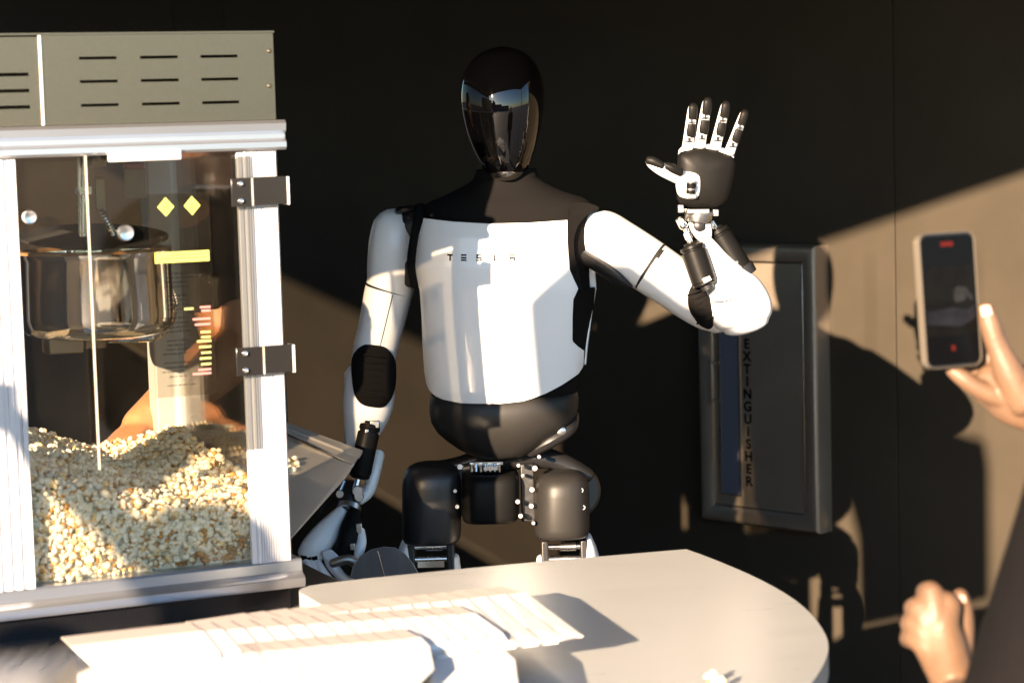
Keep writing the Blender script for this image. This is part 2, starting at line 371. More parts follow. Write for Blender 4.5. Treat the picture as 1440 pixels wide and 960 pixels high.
# smooth outline
def smooth_poly(p, k=3):
    if isinstance(p[0], tuple): return [(v.x, v.y) for v in smooth_poly([Vector((x, y)) for x, y in p], k)]
    for _ in range(k):
        q = []
        for i in range(len(p)):
            a, b = p[i], p[(i + 1) % len(p)]; q += [a * 0.75 + b * 0.25, a * 0.25 + b * 0.75]
        p = q
    return p
out = [pts[0] + (pts[0] - pts[1]).normalized() * 0.0] + pts[1:]
out = smooth_poly(out[:3] + [out[3], out[3] + (out[4] - out[3]) * 0.02] + out[4:], 2)
finish('tabletop', MB().prism(out, (0, 0, -0.034)), M_TABLE, tb, bevel=0.010, bseg=4, smooth=40)
c0 = Vector((0.02, 3.12, 0))
m = MB(); m.lathe(c0, [(0.0, 0.0), (0.26, 0.0), (0.26, 0.012), (0.06, 0.03), (0.045, 0.06), (0.045, 0.84), (0.12, 0.866)], n=32)
finish('pedestal', m, M_BASE, tb)

MA = math.radians(24.5)
AX = Vector((math.cos(MA), math.sin(MA), 0)); BX = Vector((-math.sin(MA), math.cos(MA), 0))
M0 = P(420, 808, F_PX / 914); MZ0 = M0.z; M0 = Vector((M0.x, M0.y, 0))
def mp_(a, b, z): return M0 + AX * a + BX * b + WZ * z
def MP(px, py, b):
    """photograph pixel -> (a, z) on the machine plane at depth b"""
    q = hit(px, py, mp_(0, b, 1), BX); return (q - M0).dot(AX), q.z
BOX = (AX, BX, WZ)
CZ = 0.842
ct = root('steel_counter', mp_(-0.30, 0.2, 0), 'brushed steel counter under the popcorn machine', 'counter')
finish('counter_top', MB().box(mp_(-0.42, 0.10, CZ - 0.02), (1.1, 1.1, 0.04), BOX), M_COUNTER, ct, bevel=0.003)
finish('cabinet_body', MB().box(mp_(-0.42, 0.12, 0.42), (1.0, 0.98, 0.80), BOX), M_BASE, ct, bevel=0.004)

# ================================================================== POPCORN MACHINE
pm = root('popcorn_machine', mp_(-0.3, 0.3, CZ), 'steel and white aluminium popcorn machine full of popcorn', 'popcorn machine')
WID, DEP = 0.62, 0.60
PW = 0.060
z_bot, z_rail, z_glasstop, z_mold, z_top = 0.868, 0.917, 1.556, 1.602, 1.735
# base box
finish('base_box', MB().box(mp_(-WID / 2 - 0.004, DEP / 2 + 0.004, (CZ + 0.001 + z_bot) / 2 + 0.0), (WID - 0.012, DEP - 0.01, z_bot - CZ + 0.018), BOX), M_BASE, pm, bevel=0.002)
# profile swept along the front
def front_profile(prof, a0, a1, b_out=0.0):
    """prof: list of (outwards, z)"""
    return MB().rings([[mp_(a, -o, z) for o, z in prof] for a in [a0 + (a1 - a0) * k / 24 for k in range(25)]])
rail = [(-0.05, z_bot + 0.01), (0.012, z_bot + 0.01), (0.014, z_bot + 0.014), (0.014, z_bot + 0.024), (0.010, z_bot + 0.028), (0.004, z_bot + 0.030), (0.000, z_bot + 0.034), (0.000, z_bot + 0.049), (-0.002, z_bot + 0.052), (-0.05, z_bot + 0.052)]
finish('bottom_rail', front_profile(rail, -WID - 0.012, 0.006), M_RAIL, pm, smooth=30)
mold = [(-0.05, z_glasstop), (0.006, z_glasstop), (0.010, z_glasstop + 0.004), (0.010, z_glasstop + 0.012), (0.004, z_glasstop + 0.018), (0.004, z_glasstop + 0.024), (0.010, z_glasstop + 0.029), (0.011, z_glasstop + 0.040), (0.007, z_glasstop + 0.045), (-0.05, z_glasstop + 0.046)]
finish('top_moulding', front_profile(mold, -WID - 0.012, 0.003), M_RAIL, pm, smooth=30)
for bb, a0 in ((DEP, 0.0),):
    finish('top_moulding', MB().box(mp_(-WID / 2, DEP - 0.025, z_glasstop + 0.010), (WID + 0.01, 0.05, 0.020), BOX), M_ALU, pm, bevel=0.003)
    finish('bottom_rail', MB().box(mp_(-WID / 2, DEP - 0.025, z_bot + 0.031), (WID + 0.01, 0.05, 0.042), BOX), M_ALU, pm, bevel=0.003)
for a in (-0.028, -WID + 0.028):
    finish('top_moulding', MB().box(mp_(a, DEP / 2, z_glasstop + 0.010), (0.05, DEP - 0.104, 0.020), BOX), M_ALU, pm, bevel=0.003)
    finish('bottom_rail', MB().box(mp_(a, DEP / 2, z_bot + 0.031), (0.05, DEP - 0.104, 0.042), BOX), M_ALU, pm, bevel=0.003)
# ribbed posts
def post(a0, a1, b0, b1, ribs=True):
    m = MB(); pr = []
    n = 12; w_ = a1 - a0
    if ribs:
        for k in range(n):
            x0 = a0 + 0.004 + (w_ - 0.008) * k / n; st = (w_ - 0.008) / n
            pr += [(x0, b0), (x0 + st * 0.50, b0), (x0 + st * 0.55, b0 + 0.0026), (x0 + st * 0.95, b0 + 0.0026)]
        pr = [(a0, b0 + 0.003), (a0 + 0.003, b0)] + pr + [(a1 - 0.003, b0), (a1, b0 + 0.003), (a1, b1), (a0, b1)]
    else: pr = [(a0, b0), (a1, b0), (a1, b1), (a0, b1)]
    m.rings([[mp_(a, b, z) for a, b in pr] for z in (z_bot + 0.0515, z_glasstop + 0.0005)])
    return m
aR0 = MP(352, 500, 0)[0]; aR1 = MP(404, 600, 0)[0]
finish('corner_post', post(aR0, aR1, 0.0, 0.012), M_ALU, pm, smooth=20)
finish('corner_post', post(-WID + 0.01, MP(33, 600, 0)[0], 0.0, 0.012), M_ALU, pm, smooth=20)
finish('corner_post', post(-0.062, -0.008, DEP - 0.05, DEP, False), M_ALU, pm, smooth=20, bevel=0.003)
finish('corner_post', post(-WID + 0.008, -WID + 0.062, DEP - 0.05, DEP, False), M_ALU, pm, smooth=20, bevel=0.003)
# pale edge strips beside the pane
aL = MP(38, 600, 0)[0]
finish('pane_channel', MB().box(mp_(aL - 0.002, 0.006, (z_rail + z_glasstop) / 2), (0.008, 0.012, z_glasstop - z_rail - 0.004), BOX), M_ALU, pm, bevel=0.001)
finish('pane_channel', MB().box(mp_(aR0 - 0.0045, 0.006, (z_rail + z_glasstop) / 2), (0.008, 0.010, z_glasstop - z_rail - 0.004), BOX), M_ALU, pm, bevel=0.001)
# panes
finish('front_pane', MB().box(mp_((aL + aR0) / 2 - 0.003, 0.016, (z_rail + z_glasstop) / 2), (aR0 - aL - 0.002, 0.004, z_glasstop - z_rail), BOX), M_GLASS, pm, smooth=0)
aD = MP(128, 400, -0.004)[0]
finish('front_door', MB().box(mp_((aD + aR0) / 2 + 0.004, -0.004, (MP(130, 660, 0)[1] + MP(130, 216, 0)[1]) / 2), (aR0 - aD + 0.01, 0.004, MP(130, 216, 0)[1] - MP(130, 640, 0)[1]), BOX), M_GLASS2, pm, smooth=0)
zt, zb = MP(130, 216, 0)[1], MP(134, 660, 0)[1]
dm = MB().box(mp_(aD, -0.004, (zt + zb) / 2), (0.0026, 0.0052, zt - zb), BOX).box(mp_((aD + aR0) / 2, -0.004, zt + 0.0005), (aR0 - aD, 0.0046, 0.002), BOX)
finish('door_edge', dm, M_ACRYLEDGE, pm, smooth=0)
finish('side_pane', MB().box(mp_(-0.020, DEP / 2, 1.30), (0.004, DEP - 0.112, 0.51), BOX), M_GLASS, pm, smooth=0)
finish('side_pane', MB().box(mp_(-WID + 0.020, DEP / 2, (z_rail + z_glasstop) / 2), (0.004, DEP - 0.112, z_glasstop - z_rail), BOX), M_GLASS, pm, smooth=0)
a0, z0 = MP(150, 211, -0.006); a1, z1 = MP(253, 221, -0.006)
finish('door_handle', MB().box(mp_((a0 + a1) / 2, -0.012, (z0 + z1) / 2 - 0.003), (a1 - a0, 0.010, abs(z1 - z0) + 0.002), BOX), M_ALU, pm, bevel=0.002)
# hood with real slots
aS = MP(58, 100, -0.002)[0]
def slotted(a0, a1, z0, z1, slots, b, th, tilt=0.0):
    """sheet built of strips round its slots"""
    m = MB(); rows = sorted(set([s_[2:] for s_ in slots])); z = z0
    def strip(x0, x1, za, zb):
        m.box(mp_((x0 + x1) / 2, b, (za + zb) / 2), (x1 - x0, th, zb - za), BOX)
    for (za, zb) in rows:
        strip(a0, a1, z, za); cols = sorted([s_[:2] for s_ in slots if s_[2:] == (za, zb)]); x = a0
        for (xa, xb) in cols: strip(x, xa, za, zb); x = xb
        strip(x, a1, za, zb); z = zb
    strip(a0, a1, z, z1); return m
sl_ = []
for (xa, xb) in ((113, 166), (199, 252), (284, 336)):
    A0, A1 = MP(xa, 112, 0)[0], MP(xb, 112, 0)[0]
    for yy in (80.5, 113, 146): zc = MP(225, yy, 0)[1]; sl_.append((A0, A1, zc - 0.0022, zc + 0.0022))
finish('hood_panel', slotted(aS + 0.003, -0.008, z_mold, z_top - 0.002, sl_, 0.004, 0.002), M_GALV, pm, smooth=0)
sl2 = []
for yy in (105, 128, 151): zc = MP(20, yy, 0)[1]; sl2.append((aS - 0.075, MP(42, 128, 0)[0], zc - 0.0026, zc + 0.0026))
finish('hood_panel', slotted(-WID + 0.008, aS - 0.002, z_mold, z_top - 0.004, sl2, 0.0045, 0.002), M_GALV, pm, smooth=0)
finish('hood_seam', MB().box(mp_(aS + 0.0005, 0.003, (z_mold + z_top) / 2 - 0.001), (0.0042, 0.006, z_top - z_mold - 0.002), BOX), M_ALU, pm, bevel=0.001)
HD = 0.42
finish('hood_top', MB().box(mp_(-WID / 2, HD / 2, z_top), (WID - 0.012, HD - 0.004, 0.003), BOX), M_GALV, pm, smooth=0)
hm = MB().box(mp_(-0.009, HD / 2, (z_glasstop + z_top) / 2 + 0.012), (0.002, HD - 0.02, z_top - z_glasstop - 0.030), BOX)
hm.box(mp_(-WID + 0.009, HD / 2, (z_glasstop + z_top) / 2 + 0.012), (0.002, HD - 0.02, z_top - z_glasstop - 0.030), BOX)
hm.box(mp_(-WID / 2, HD - 0.006, (z_glasstop + z_top) / 2 + 0.012), (WID - 0.03, 0.002, z_top - z_glasstop - 0.030), BOX)
hm.box(mp_(-WID / 2, DEP / 2, z_glasstop + 0.022), (WID - 0.02, DEP - 0.11, 0.003), BOX)
finish('hood_shell', hm, M_GALV, pm, smooth=0)
for yy in (72, 121):
    a, z = MP(379, yy, 0.002); q = mp_(a, 0.0, z)
    finish('rivet', MB().lathe(q + BX * 0.004, [(0.0035, 0), (0.003, 0.003), (0.0, 0.004)], n=12, ax=-BX), M_GALV, pm)
# hinges on the right post
for (x0, y0, x1, y1) in ((325, 249, 403, 291), (332, 486, 411, 528)):
    a0, z0 = MP(x0, (y0 + y1) / 2 + 2, -0.012); a1, z1 = MP(x1, (y0 + y1) / 2 - 3, -0.012)
    zc = (z0 + z1) / 2 + 0.0; hh = (y1 - y0) / 930 * 0.96
    am = MP(354 if y0 < 300 else 361, 270, -0.012)[0]
    h = finish('hinge', MB().box(mp_((a0 + am) / 2, -0.012, zc), (am - a0, 0.005, hh), BOX).box(mp_((am + a1) / 2, -0.013, zc + 0.001), (a1 - am - 0.001, 0.007, hh * 0.98), BOX), M_HINGE, pm, bevel=0.0008)
    finish('hinge_edge', MB().box(mp_(am, -0.0135, zc), (0.0022, 0.007, hh * 0.97), BOX), M_ACRYLEDGE, h, smooth=0)
    finish('hinge_return', MB().box(mp_(a1 + 0.001, -0.006, zc), (0.004, 0.022, hh * 0.98), BOX), M_ALU, h, smooth=0)
    for k in (-1, 1):
        q = mp_(a0 + 0.014, -0.0145, zc + k * hh * 0.30)
        finish('screw', MB().lathe(q, [(0.0048, 0), (0.0046, 0.002), (0.0034, 0.0042), (0.0018, 0.0046), (0.0015, 0.003), (0, 0.003)], n=16, ax=-BX), M_BOLT, h)
# knobs on the panes
for (x, y, r) in ((175, 327, 0.0125), (40, 305, 0.0105)):
    a, z = MP(x, y, -0.012); q = mp_(a, -0.007, z)
    finish('knob', MB().lathe(q, [(r * 0.6, -0.002), (r * 0.7, 0.006), (r, 0.008), (r, 0.014), (r * 0.85, 0.017), (r * 0.3, 0.0155), (0, 0.0155)], n=24, ax=-BX), M_BOLT, pm)
# sign sheet with stickers
a0, z0 = MP(207, 273, -0.009); a1, z1 = MP(305, 553, -0.009)
sh = finish('sign_sheet', MB().box(mp_((a0 + a1) / 2, -0.009, (z0 + z1) / 2), (a1 - a0, 0.0012, z0 - z1), BOX), M_SHEET, pm, smooth=0)
for x in (233, 270):
    a, z = MP(x, 291 - (x - 233) * 0.05, -0.01); r = 0.0145
    finish('sticker', MB().prism([mp_(a + r * 0.9, -0.0100, z), mp_(a, -0.0100, z + r), mp_(a - r * 0.9, -0.0100, z), mp_(a, -0.0100, z - r)], -BX * 0.0005), M_YELLOW, sh, smooth=0)
a, z = MP(218, 371, -0.01); a_, z_ = MP(294, 353, -0.01)
finish('sticker', MB().box(mp_((a + a_) / 2, -0.0102, MP(256, 361, -0.01)[1]), (a_ - a, 0.0005, 0.0165), BOX), M_YELLOW, sh, smooth=0)
tm = MB()
for k, yy in enumerate((357.5, 362.5)):
    x = MP(240 - 14 * k, yy, -0.01)[0]; zz = MP(260, yy, -0.01)[1]
    while x < MP(290, yy, -0.01)[0]:
        wd = random.uniform(0.002, 0.006); tm.box(mp_(x + wd / 2, -0.0106, zz), (wd, 0.0003, 0.0009), BOX); x += wd + 0.0014
for x0 in (233, 270):
    for k in range(3):
        a_s, z_s = MP(x0, 287 + k * 4, -0.0105); tm.box(mp_(a_s, -0.0108, z_s), (0.010 - 0.002 * abs(k - 1), 0.0003, 0.0008), BOX)
for k in range(26):
    yy = 385 + k * 6.3
    if k % 5 == 4: continue
    xs = 228 + random.random() * 10; xe = 288 - random.random() * 30
    if yy > 425 and yy < 530: xe = min(xe, 262)
    A0, z = MP(xs, yy, -0.0095); A1, _ = MP(xe, yy, -0.0095)
    x = A0
    while x < A1:
        wd = random.uniform(0.003, 0.010); tm.box(mp_(x + wd / 2, -0.0099, z), (wd, 0.0003, 0.0011), BOX); x += wd + 0.0016
for (yy, xa, xb, kind) in ((432, 281, 296, 'p'), (434.5, 259, 272, 'g'), (437, 283, 296, 'p'), (449, 271, 296, 'p'), (456.5, 274, 296, 'p'), (467, 282, 296, 'g'), (474, 283, 296, 'g'), (480, 277, 297, 'g'), (488, 280, 297, 'g'), (496, 283, 297, 'g'), (504, 281, 297, 'g'), (512, 283, 297, 'g'), (520, 279, 297, 'p'), (526, 271, 297, 'p')):
    A0, z = MP(xa, yy, -0.0095); A1, _ = MP(xb, yy, -0.0095)
    finish('print_bar', MB().box(mp_((A0 + A1) / 2, -0.0099, z), (A1 - A0, 0.0004, 0.0034), BOX), M_PINK if kind == 'p' else M_GREENP, sh, smooth=0)
finish('print_lines', tm, M_INK, sh, smooth=0)['kind'] = 'stuff'
# kettle
KB = 0.28
ka, kzt = MP(133, 352, KB); _, kzb = MP(133, 470, KB)
kr = (MP(238, 400, KB)[0] - ka)
kc = mp_(ka, KB, 0)
kt = finish('kettle', MB().lathe(kc, [(0, kzb - 0.002), (kr * 0.80, kzb - 0.002), (kr * 0.93, kzb + 0.004), (kr * 0.985, kzb + 0.014), (kr, kzb + 0.03), (kr, kzt - 0.012), (kr * 1.01, kzt - 0.010), (kr * 1.01, kzt), (kr * 0.965, kzt), (kr * 0.955, kzt - 0.02), (kr * 0.94, kzb + 0.02), (0, kzb + 0.012)], n=64), M_KETTLE, pm, smooth=40)
finish('burnt_rim', MB().lathe(kc, [(kr * 1.014, kzt - 0.002), (kr * 1.014, kzt + 0.002), (kr * 0.95, kzt + 0.003), (kr * 0.94, kzt - 0.004)], n=48), M_BURNT, kt)
lm = MB()
lid = [kc + WZ * (kzt + 0.006 + (0.030 if True else 0) * (0.5 + 0.5 * math.sin(t))) + (AX * math.cos(t) + BX * math.sin(t)) * kr * 0.98 for t in [2 * PI * k / 40 for k in range(40)]]
lm.prism(lid, (0, 0, 0.003)); finish('kettle_lid', lm, M_GAP, kt)
q = mp_(*[MP(117, 300, KB)[0], KB, 0])
def at_m(px, py, b):
    a, z = MP(px, py, b); return mp_(a, b, z)
hgm = MB().cyl(at_m(117, 210, KB), at_m(117, 345, KB), 0.008, 16).cyl(at_m(112, 222, KB - 0.01), at_m(112, 268, KB - 0.01), 0.0035, 10).cyl(at_m(121, 222, KB - 0.01), at_m(121, 268, KB - 0.01), 0.0035, 10)
hgm.box(at_m(117, 268, KB), (0.02, 0.03, 0.012), BOX)
finish('hanger_rod', hgm, M_STEEL, pm)
bm_ = MB().box(at_m(137, 228, KB - 0.02), (0.024, 0.02, 0.016), BOX).box(at_m(140, 273, KB - 0.02), (0.015, 0.012, 0.05), BOX)
finish('cable_clamp', bm_, M_GALV, pm, bevel=0.001)
cab_pts = [at_m(138, 280, KB - 0.02), at_m(148, 305, KB - 0.02), at_m(160, 330, KB - 0.01)]
def conduit(pts, r, n):
    m = MB(); m_ = len(pts)
    def ev(t):
        t *= (m_ - 1); i = min(int(t), m_ - 2); u = t - i
        p0, p1, p2, p3 = pts[max(i - 1, 0)], pts[i], pts[i + 1], pts[min(i + 2, m_ - 1)]
        return 0.5 * ((2 * p1) + (p2 - p0) * u + (2 * p0 - 5 * p1 + 4 * p2 - p3) * u * u + (3 * p1 - p0 - 3 * p2 + p3) * u ** 3)
    q = [ev(k / (2 * n)) for k in range(2 * n + 1)]; rr = [r if k % 2 else r * 0.78 for k in range(2 * n + 1)]
    m.limb(q, rr, n=12, sub=1, round_a=False, round_b=False); return m
finish('flexible_conduit', conduit(cab_pts, 0.0058, 14), M_STEEL, pm, smooth=0)
c2 = [at_m(152, 476, KB - 0.01), at_m(190, 476, KB), at_m(225, 470, KB + 0.02), at_m(244, 440, KB + 0.03), at_m(238, 405, KB + 0.05), at_m(225, 380, KB + 0.08)]
finish('flexible_conduit', conduit(c2, 0.0072, 48), MATS['kettle_steel'], pm, smooth=0)
finish('kettle_bracket', MB().box(at_m(88, 484, KB - 0.03), (0.055, 0.05, 0.026), BOX).box(at_m(132, 482, KB - 0.01), (0.034, 0.03, 0.016), BOX), M_GALV, pm, bevel=0.002)
finish('control_plate', MB().box(at_m(190, 258, 0.42), (0.036, 0.004, 0.05), BOX), M_GALV, pm, bevel=0.001)
finish('painted_glint', MB().box(at_m(188, 233, 0.41), (0.034, 0.02, 0.010), BOX), MATS['pink_print'], pm, bevel=0.003)  # pink block painted in for a glint on the box
# chute tray on the far side
TP = [P(266, 607, 4.00), P(346, 597, 4.10), P(404, 600, 4.12), P(505, 640, 4.06), P(488, 668, 3.96), P(408, 757, 3.64), P(330, 660, 3.72)]
tn = Vector((0, 0, -0.002))
tm_ = MB().prism(TP, tn)
tr_ = finish('side_tray', tm_, M_TRAY, pm, smooth=0)
lip = [P(346, 590, 4.13), P(404, 594, 4.15), P(510, 633, 4.09), P(505, 641, 4.05), P(404, 601, 4.11), P(346, 598, 4.09)]
finish('tray_lip', MB().prism(lip, Vector((0, -0.004, -0.004))), M_TRAY, tr_, smooth=0)
rdg = MB().limb([P(404, 612, 4.07), P(495, 655, 4.01)], [0.0035, 0.0035], n=8)
finish('tray_ridge', rdg, M_STEEL, tr_)

# ================================================================== POPCORN
def flake(seed):
    rnd = random.Random(seed); m = MB()
    n = rnd.choice((4, 5, 5, 6))
    import bmesh
    for k in range(n):
        b = bmesh.new(); bmesh.ops.create_icosphere(b, subdivisions=1, radius=1)
        c = Vector((rnd.uniform(-1, 1), rnd.uniform(-1, 1), rnd.uniform(-0.8, 0.8))).normalized() * rnd.uniform(0.35, 0.78); r = rnd.uniform(0.28, 0.66)
        st_ = Vector((rnd.uniform(0.7, 1.25), rnd.uniform(0.7, 1.25), rnd.uniform(0.6, 1.1)))
        vs = [c + Vector((v.co.x * st_.x, v.co.y * st_.y, v.co.z * st_.z)) * r * (1 + 0.55 * noise.noise(v.co * 2.1 + Vector((seed * 3.1, k * 5.3, 1)))) for v in b.verts]
        fs = [[v.index for v in f.verts] for f in b.faces]
        m.add(vs, fs, 2 if rnd.random() < 0.10 else 0); b.free()
    c = Vector((rnd.uniform(-1, 1), rnd.uniform(-1, 1), rnd.uniform(-1, 1))).normalized() * 0.42
    b = bmesh.new(); bmesh.ops.create_icosphere(b, subdivisions=1, radius=0.41)
    m.add([c + v.co for v in b.verts], [[v.index for v in f.verts] for f in b.faces], 1); b.free()
    return m
FL = []
for s_ in range(12):
    m = flake(s_ + 1); me = bpy.data.meshes.new('popcorn_piece'); me.from_pydata(m.v, [], m.f)
    me.materials.append(M_CORN); me.materials.append(M_HULL); me.materials.append(M_BUTTER); me.polygons.foreach_set('material_index', m.mi)
    me.polygons.foreach_set('use_smooth', [True] * len(me.polygons)); me.update(); FL.append((me, m))
aI0, aI1 = -WID + 0.03, -0.035
zf = z_rail + 0.006
def pile_h(a, b):
    """height of the heap inside the machine"""
    t = min(1, max(0, b / 0.50)); u = (a - aI0) / (aI1 - aI0)
    left = 1 - min(1, max(0, (u - 0.30) / 0.45)); right = min(1, max(0, (u - 0.70) / 0.3))
    h = 0.084 + 0.066 * left + 0.012 * right
    h += t * (0.034 * left + 0.028 + 0.022 * right)
    return h + 0.010 * noise.noise(Vector((a * 18, b * 18, 3)))
pieces = []
rnd = random.Random(3)
NA = 54
for i in range(NA):                                       # against the glass
    for j in range(24):
        a = aI0 + (aI1 - aI0) * (i + rnd.random()) / NA; z = zf + 0.005 + j * 0.0078 + rnd.uniform(-0.003, 0.003)
        if z > zf + pile_h(a, 0.02): continue
        u = (a - MP(150, 760, 0)[0]) / (MP(350, 760, 0)[0] - MP(150, 760, 0)[0])
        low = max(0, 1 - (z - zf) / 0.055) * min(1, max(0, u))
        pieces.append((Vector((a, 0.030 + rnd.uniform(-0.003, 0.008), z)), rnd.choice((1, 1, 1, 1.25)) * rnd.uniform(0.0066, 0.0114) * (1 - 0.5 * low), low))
for i in range(52):                                       # the sloping top
    for j in range(46):
        a = aI0 + (aI1 - aI0) * (i + rnd.random()) / 52; b = 0.035 + 0.50 * (j + rnd.random()) / 46
        pieces.append((Vector((a, b, zf + pile_h(a, b) + rnd.uniform(-0.007, 0.006))), rnd.choice((1, 1, 1, 1.25)) * rnd.uniform(0.0072, 0.0118), 0))
def key(p): return (p[0].y, -p[0].z)
camv = lambda p: (mp_(p[0].x, p[0].y, p[0].z) - CAM).length / (p[1])
vis = [p for p in pieces if p[0].x > aL + 0.005 and p[0].x < aR0 and p[2] < 0.35]
vis.sort(key=camv); chosen = set(id(p) for p in vis[:300])
st = MB()
for p in pieces:
    q = mp_(p[0].x, p[0].y, p[0].z); k = rnd.randrange(12)
    rot = Matrix.Rotation(rnd.uniform(0, 6.28), 3, 'X') @ Matrix.Rotation(rnd.uniform(0, 6.28), 3, 'Z')
    if id(p) in chosen:
        o = bpy.data.objects.new('popcorn_piece', FL[k][0]); COL.objects.link(o); o.location = q
        o.rotation_euler = rot.to_euler(); o.scale = (p[1],) * 3
        tag(o, 'single popped flake in the heap pressed against the machine glass', 'popcorn', 'popcorn flakes behind the glass')
    else:
        mm = FL[k][1]
        st.add([q + rot @ v * p[1] for v in mm.v], mm.f, 0)
        b0 = len(st.mi) - len(mm.mi)
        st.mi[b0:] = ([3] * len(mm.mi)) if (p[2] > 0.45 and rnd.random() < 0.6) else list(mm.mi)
st.mi = [int(x) for x in st.mi]
o = finish('popcorn_heap', st, [M_CORN, M_HULL, M_BUTTER, M_KERNEL], smooth=180); o['kind'] = 'stuff'; tag(o, 'heap of popped popcorn filling the bottom of the glass machine', 'popcorn')
bed = MB(); nx, ny = 40, 36
vs = [mp_(aI0 + (aI1 - aI0) * i / nx, 0.040 + 0.51 * j / ny, zf + pile_h(aI0 + (aI1 - aI0) * i / nx, 0.040 + 0.51 * j / ny) - 0.012) for j in range(ny + 1) for i in range(nx + 1)]
vs += [mp_(aI0 + (aI1 - aI0) * i / nx, 0.040, z_rail + 0.001) for i in range(nx + 1)]
fs = [(j * (nx + 1) + i, j * (nx + 1) + i + 1, (j + 1) * (nx + 1) + i + 1, (j + 1) * (nx + 1) + i) for j in range(ny) for i in range(nx)]
k0 = (nx + 1) * (ny + 1)
fs += [(i, k0 + i, k0 + i + 1, i + 1) for i in range(nx)]
o = finish('popcorn_bed', MB().add(vs, fs), M_HULL, smooth=60); o['kind'] = 'stuff'; tag(o, 'packed lower layer of popcorn inside the machine', 'popcorn')
o.data.materials[0] = M_CORN
finish('machine_floor', MB().box(mp_(-WID / 2, DEP / 2, z_bot + 0.040), (WID - 0.12, DEP - 0.12, 0.01), BOX), M_STEEL, pm, smooth=0)

# ================================================================== FIRE CABINET
C0 = wp(0, 0)                                             # cabinet is measured on its own front plane
cabn = (CABF - WN * 0.0)
def CP(px, py, o=0.0):
    q = hit(px, py, CABF + WN * o, WN) ; return (q - W0).dot(WX), q.z
fc = root('fire_extinguisher_cabinet', wp(CP(1075, 540)[0], 0.60), 'bronze steel fire extinguisher cabinet on the dark wall', 'fire cabinet')
aL_, zB = CP(984, 730); aR_, zT = CP(1172, 343)
aL_ = CP(986, 726)[0]; aR_ = CP(1149, 748)[0]; zB = CP(1148, 749)[1]; zT = CP(1137, 348)[1]
def cf(a, z, o): return wp(a, z, 0.062 + o)
fr_w = 0.040
# rolled frame: profile (inward, outward) swept round the rectangle
prof = [(-0.004, -0.062), (-0.004, -0.012), (0.000, -0.004), (0.006, 0.000), (0.012, 0.001), (fr_w - 0.004, -0.006), (fr_w, -0.010), (fr_w, -0.024)]
rr = []
for (ca, cz, sa, sz) in ((aL_, zB, 1, 1), (aR_, zB, -1, 1), (aR_, zT, -1, -1), (aL_, zT, 1, -1)):
    rr.append([cf(ca + sa * i_, cz + sz * i_, o_) for i_, o_ in prof])
rr.append(rr[0])
finish('frame', MB().rings(rr, cap=False, closed=False), M_CAB, fc, smooth=30)
da0, da1, dz0, dz1 = aL_ + fr_w + 0.003, aR_ - fr_w - 0.003, zB + fr_w + 0.003, zT - fr_w - 0.003
door = finish('door', MB().box(cf((da0 + da1) / 2, (dz0 + dz1) / 2, -0.018), (da1 - da0, 0.012, dz1 - dz0), (WX, WN, WZ)), M_CAB, fc, bevel=0.0015)
bx = (WX, WN, WZ)
eb = MB()
for (a, z, sa, sz) in ((da0, (dz0 + dz1) / 2, 0.0035, dz1 - dz0 - 0.01), (da1, (dz0 + dz1) / 2, 0.0035, dz1 - dz0 - 0.01)): eb.box(cf(a, z, -0.011), (sa, 0.006, sz), bx)
for (z) in (dz0, dz1): eb.box(cf((da0 + da1) / 2, z, -0.011), (da1 - da0 - 0.006, 0.006, 0.0035), bx)
finish('door_edge', eb, M_CABEDGE, door, bevel=0.001)
wa0, wz0 = CP(1016, 692, -0.01); wa1, _ = CP(1042, 692, -0.01); wz1 = zT - 0.10
finish('window', MB().box(cf((wa0 + wa1) / 2, (wz0 + wz1) / 2, -0.0112), (wa1 - wa0, 0.004, wz1 - wz0), bx), M_BLUEGL, door, smooth=0)
wf = MB().box(cf((wa0 + wa1) / 2, wz0 - 0.002, -0.0095), (wa1 - wa0 + 0.008, 0.005, 0.004), bx).box(cf((wa0 + wa1) / 2, wz1 + 0.002, -0.0095), (wa1 - wa0 + 0.008, 0.005, 0.004), bx)
wf.box(cf(wa1 + 0.002, (wz0 + wz1) / 2, -0.0097), (0.003, 0.005, wz1 - wz0), bx).box(cf(wa0 - 0.002, (wz0 + wz1) / 2, -0.0097), (0.003, 0.005, wz1 - wz0), bx)
finish('window_frame', wf, M_CABEDGE, door, smooth=0)
ha, hz1 = CP(1003, 508); _, hz0 = CP(1003, 566)
hm = MB().box(cf(ha, (hz0 + hz1) / 2, 0.012), (0.012, 0.006, hz1 - hz0), bx).box(cf(ha, hz0 + 0.006, 0.0), (0.010, 0.022, 0.010), bx).box(cf(ha, hz1 - 0.006, 0.0), (0.010, 0.022, 0.010), bx)
finish('handle', hm, M_CAB, door, bevel=0.002)
# lettering, one above the other
def text_mesh(ch, size, origin, X, Z, N, depth=0.0006):
    cu = bpy.data.curves.new('text', 'FONT'); cu.body = ch; cu.size = size; cu.align_x = 'CENTER'; cu.align_y = 'CENTER'; cu.extrude = depth; cu.offset = size * 0.03
    to = bpy.data.objects.new('text', cu); COL.objects.link(to)
    bpy.context.view_layer.update()
    me = bpy.data.meshes.new_from_object(to.evaluated_get(bpy.context.evaluated_depsgraph_get()))
    bpy.data.objects.remove(to)
    vs = [origin + X * (v.co.x * 1.0) + Z * v.co.y + N * v.co.z for v in me.vertices]; fs = [list(p.vertices) for p in me.polygons]
    bpy.data.meshes.remove(me); return vs, fs
m = MB(); word = 'FIRE EXTINGUISHER'
ys = {'first': 487.0, 'last': 676.0}                      # E of EXTINGUISHER ... final R
stp = None
a1_, ze = CP(1050, 484, -0.01); a2_, zr = CP(1052.5, 677, -0.01)
st_z = (ze - zr) / 11.0
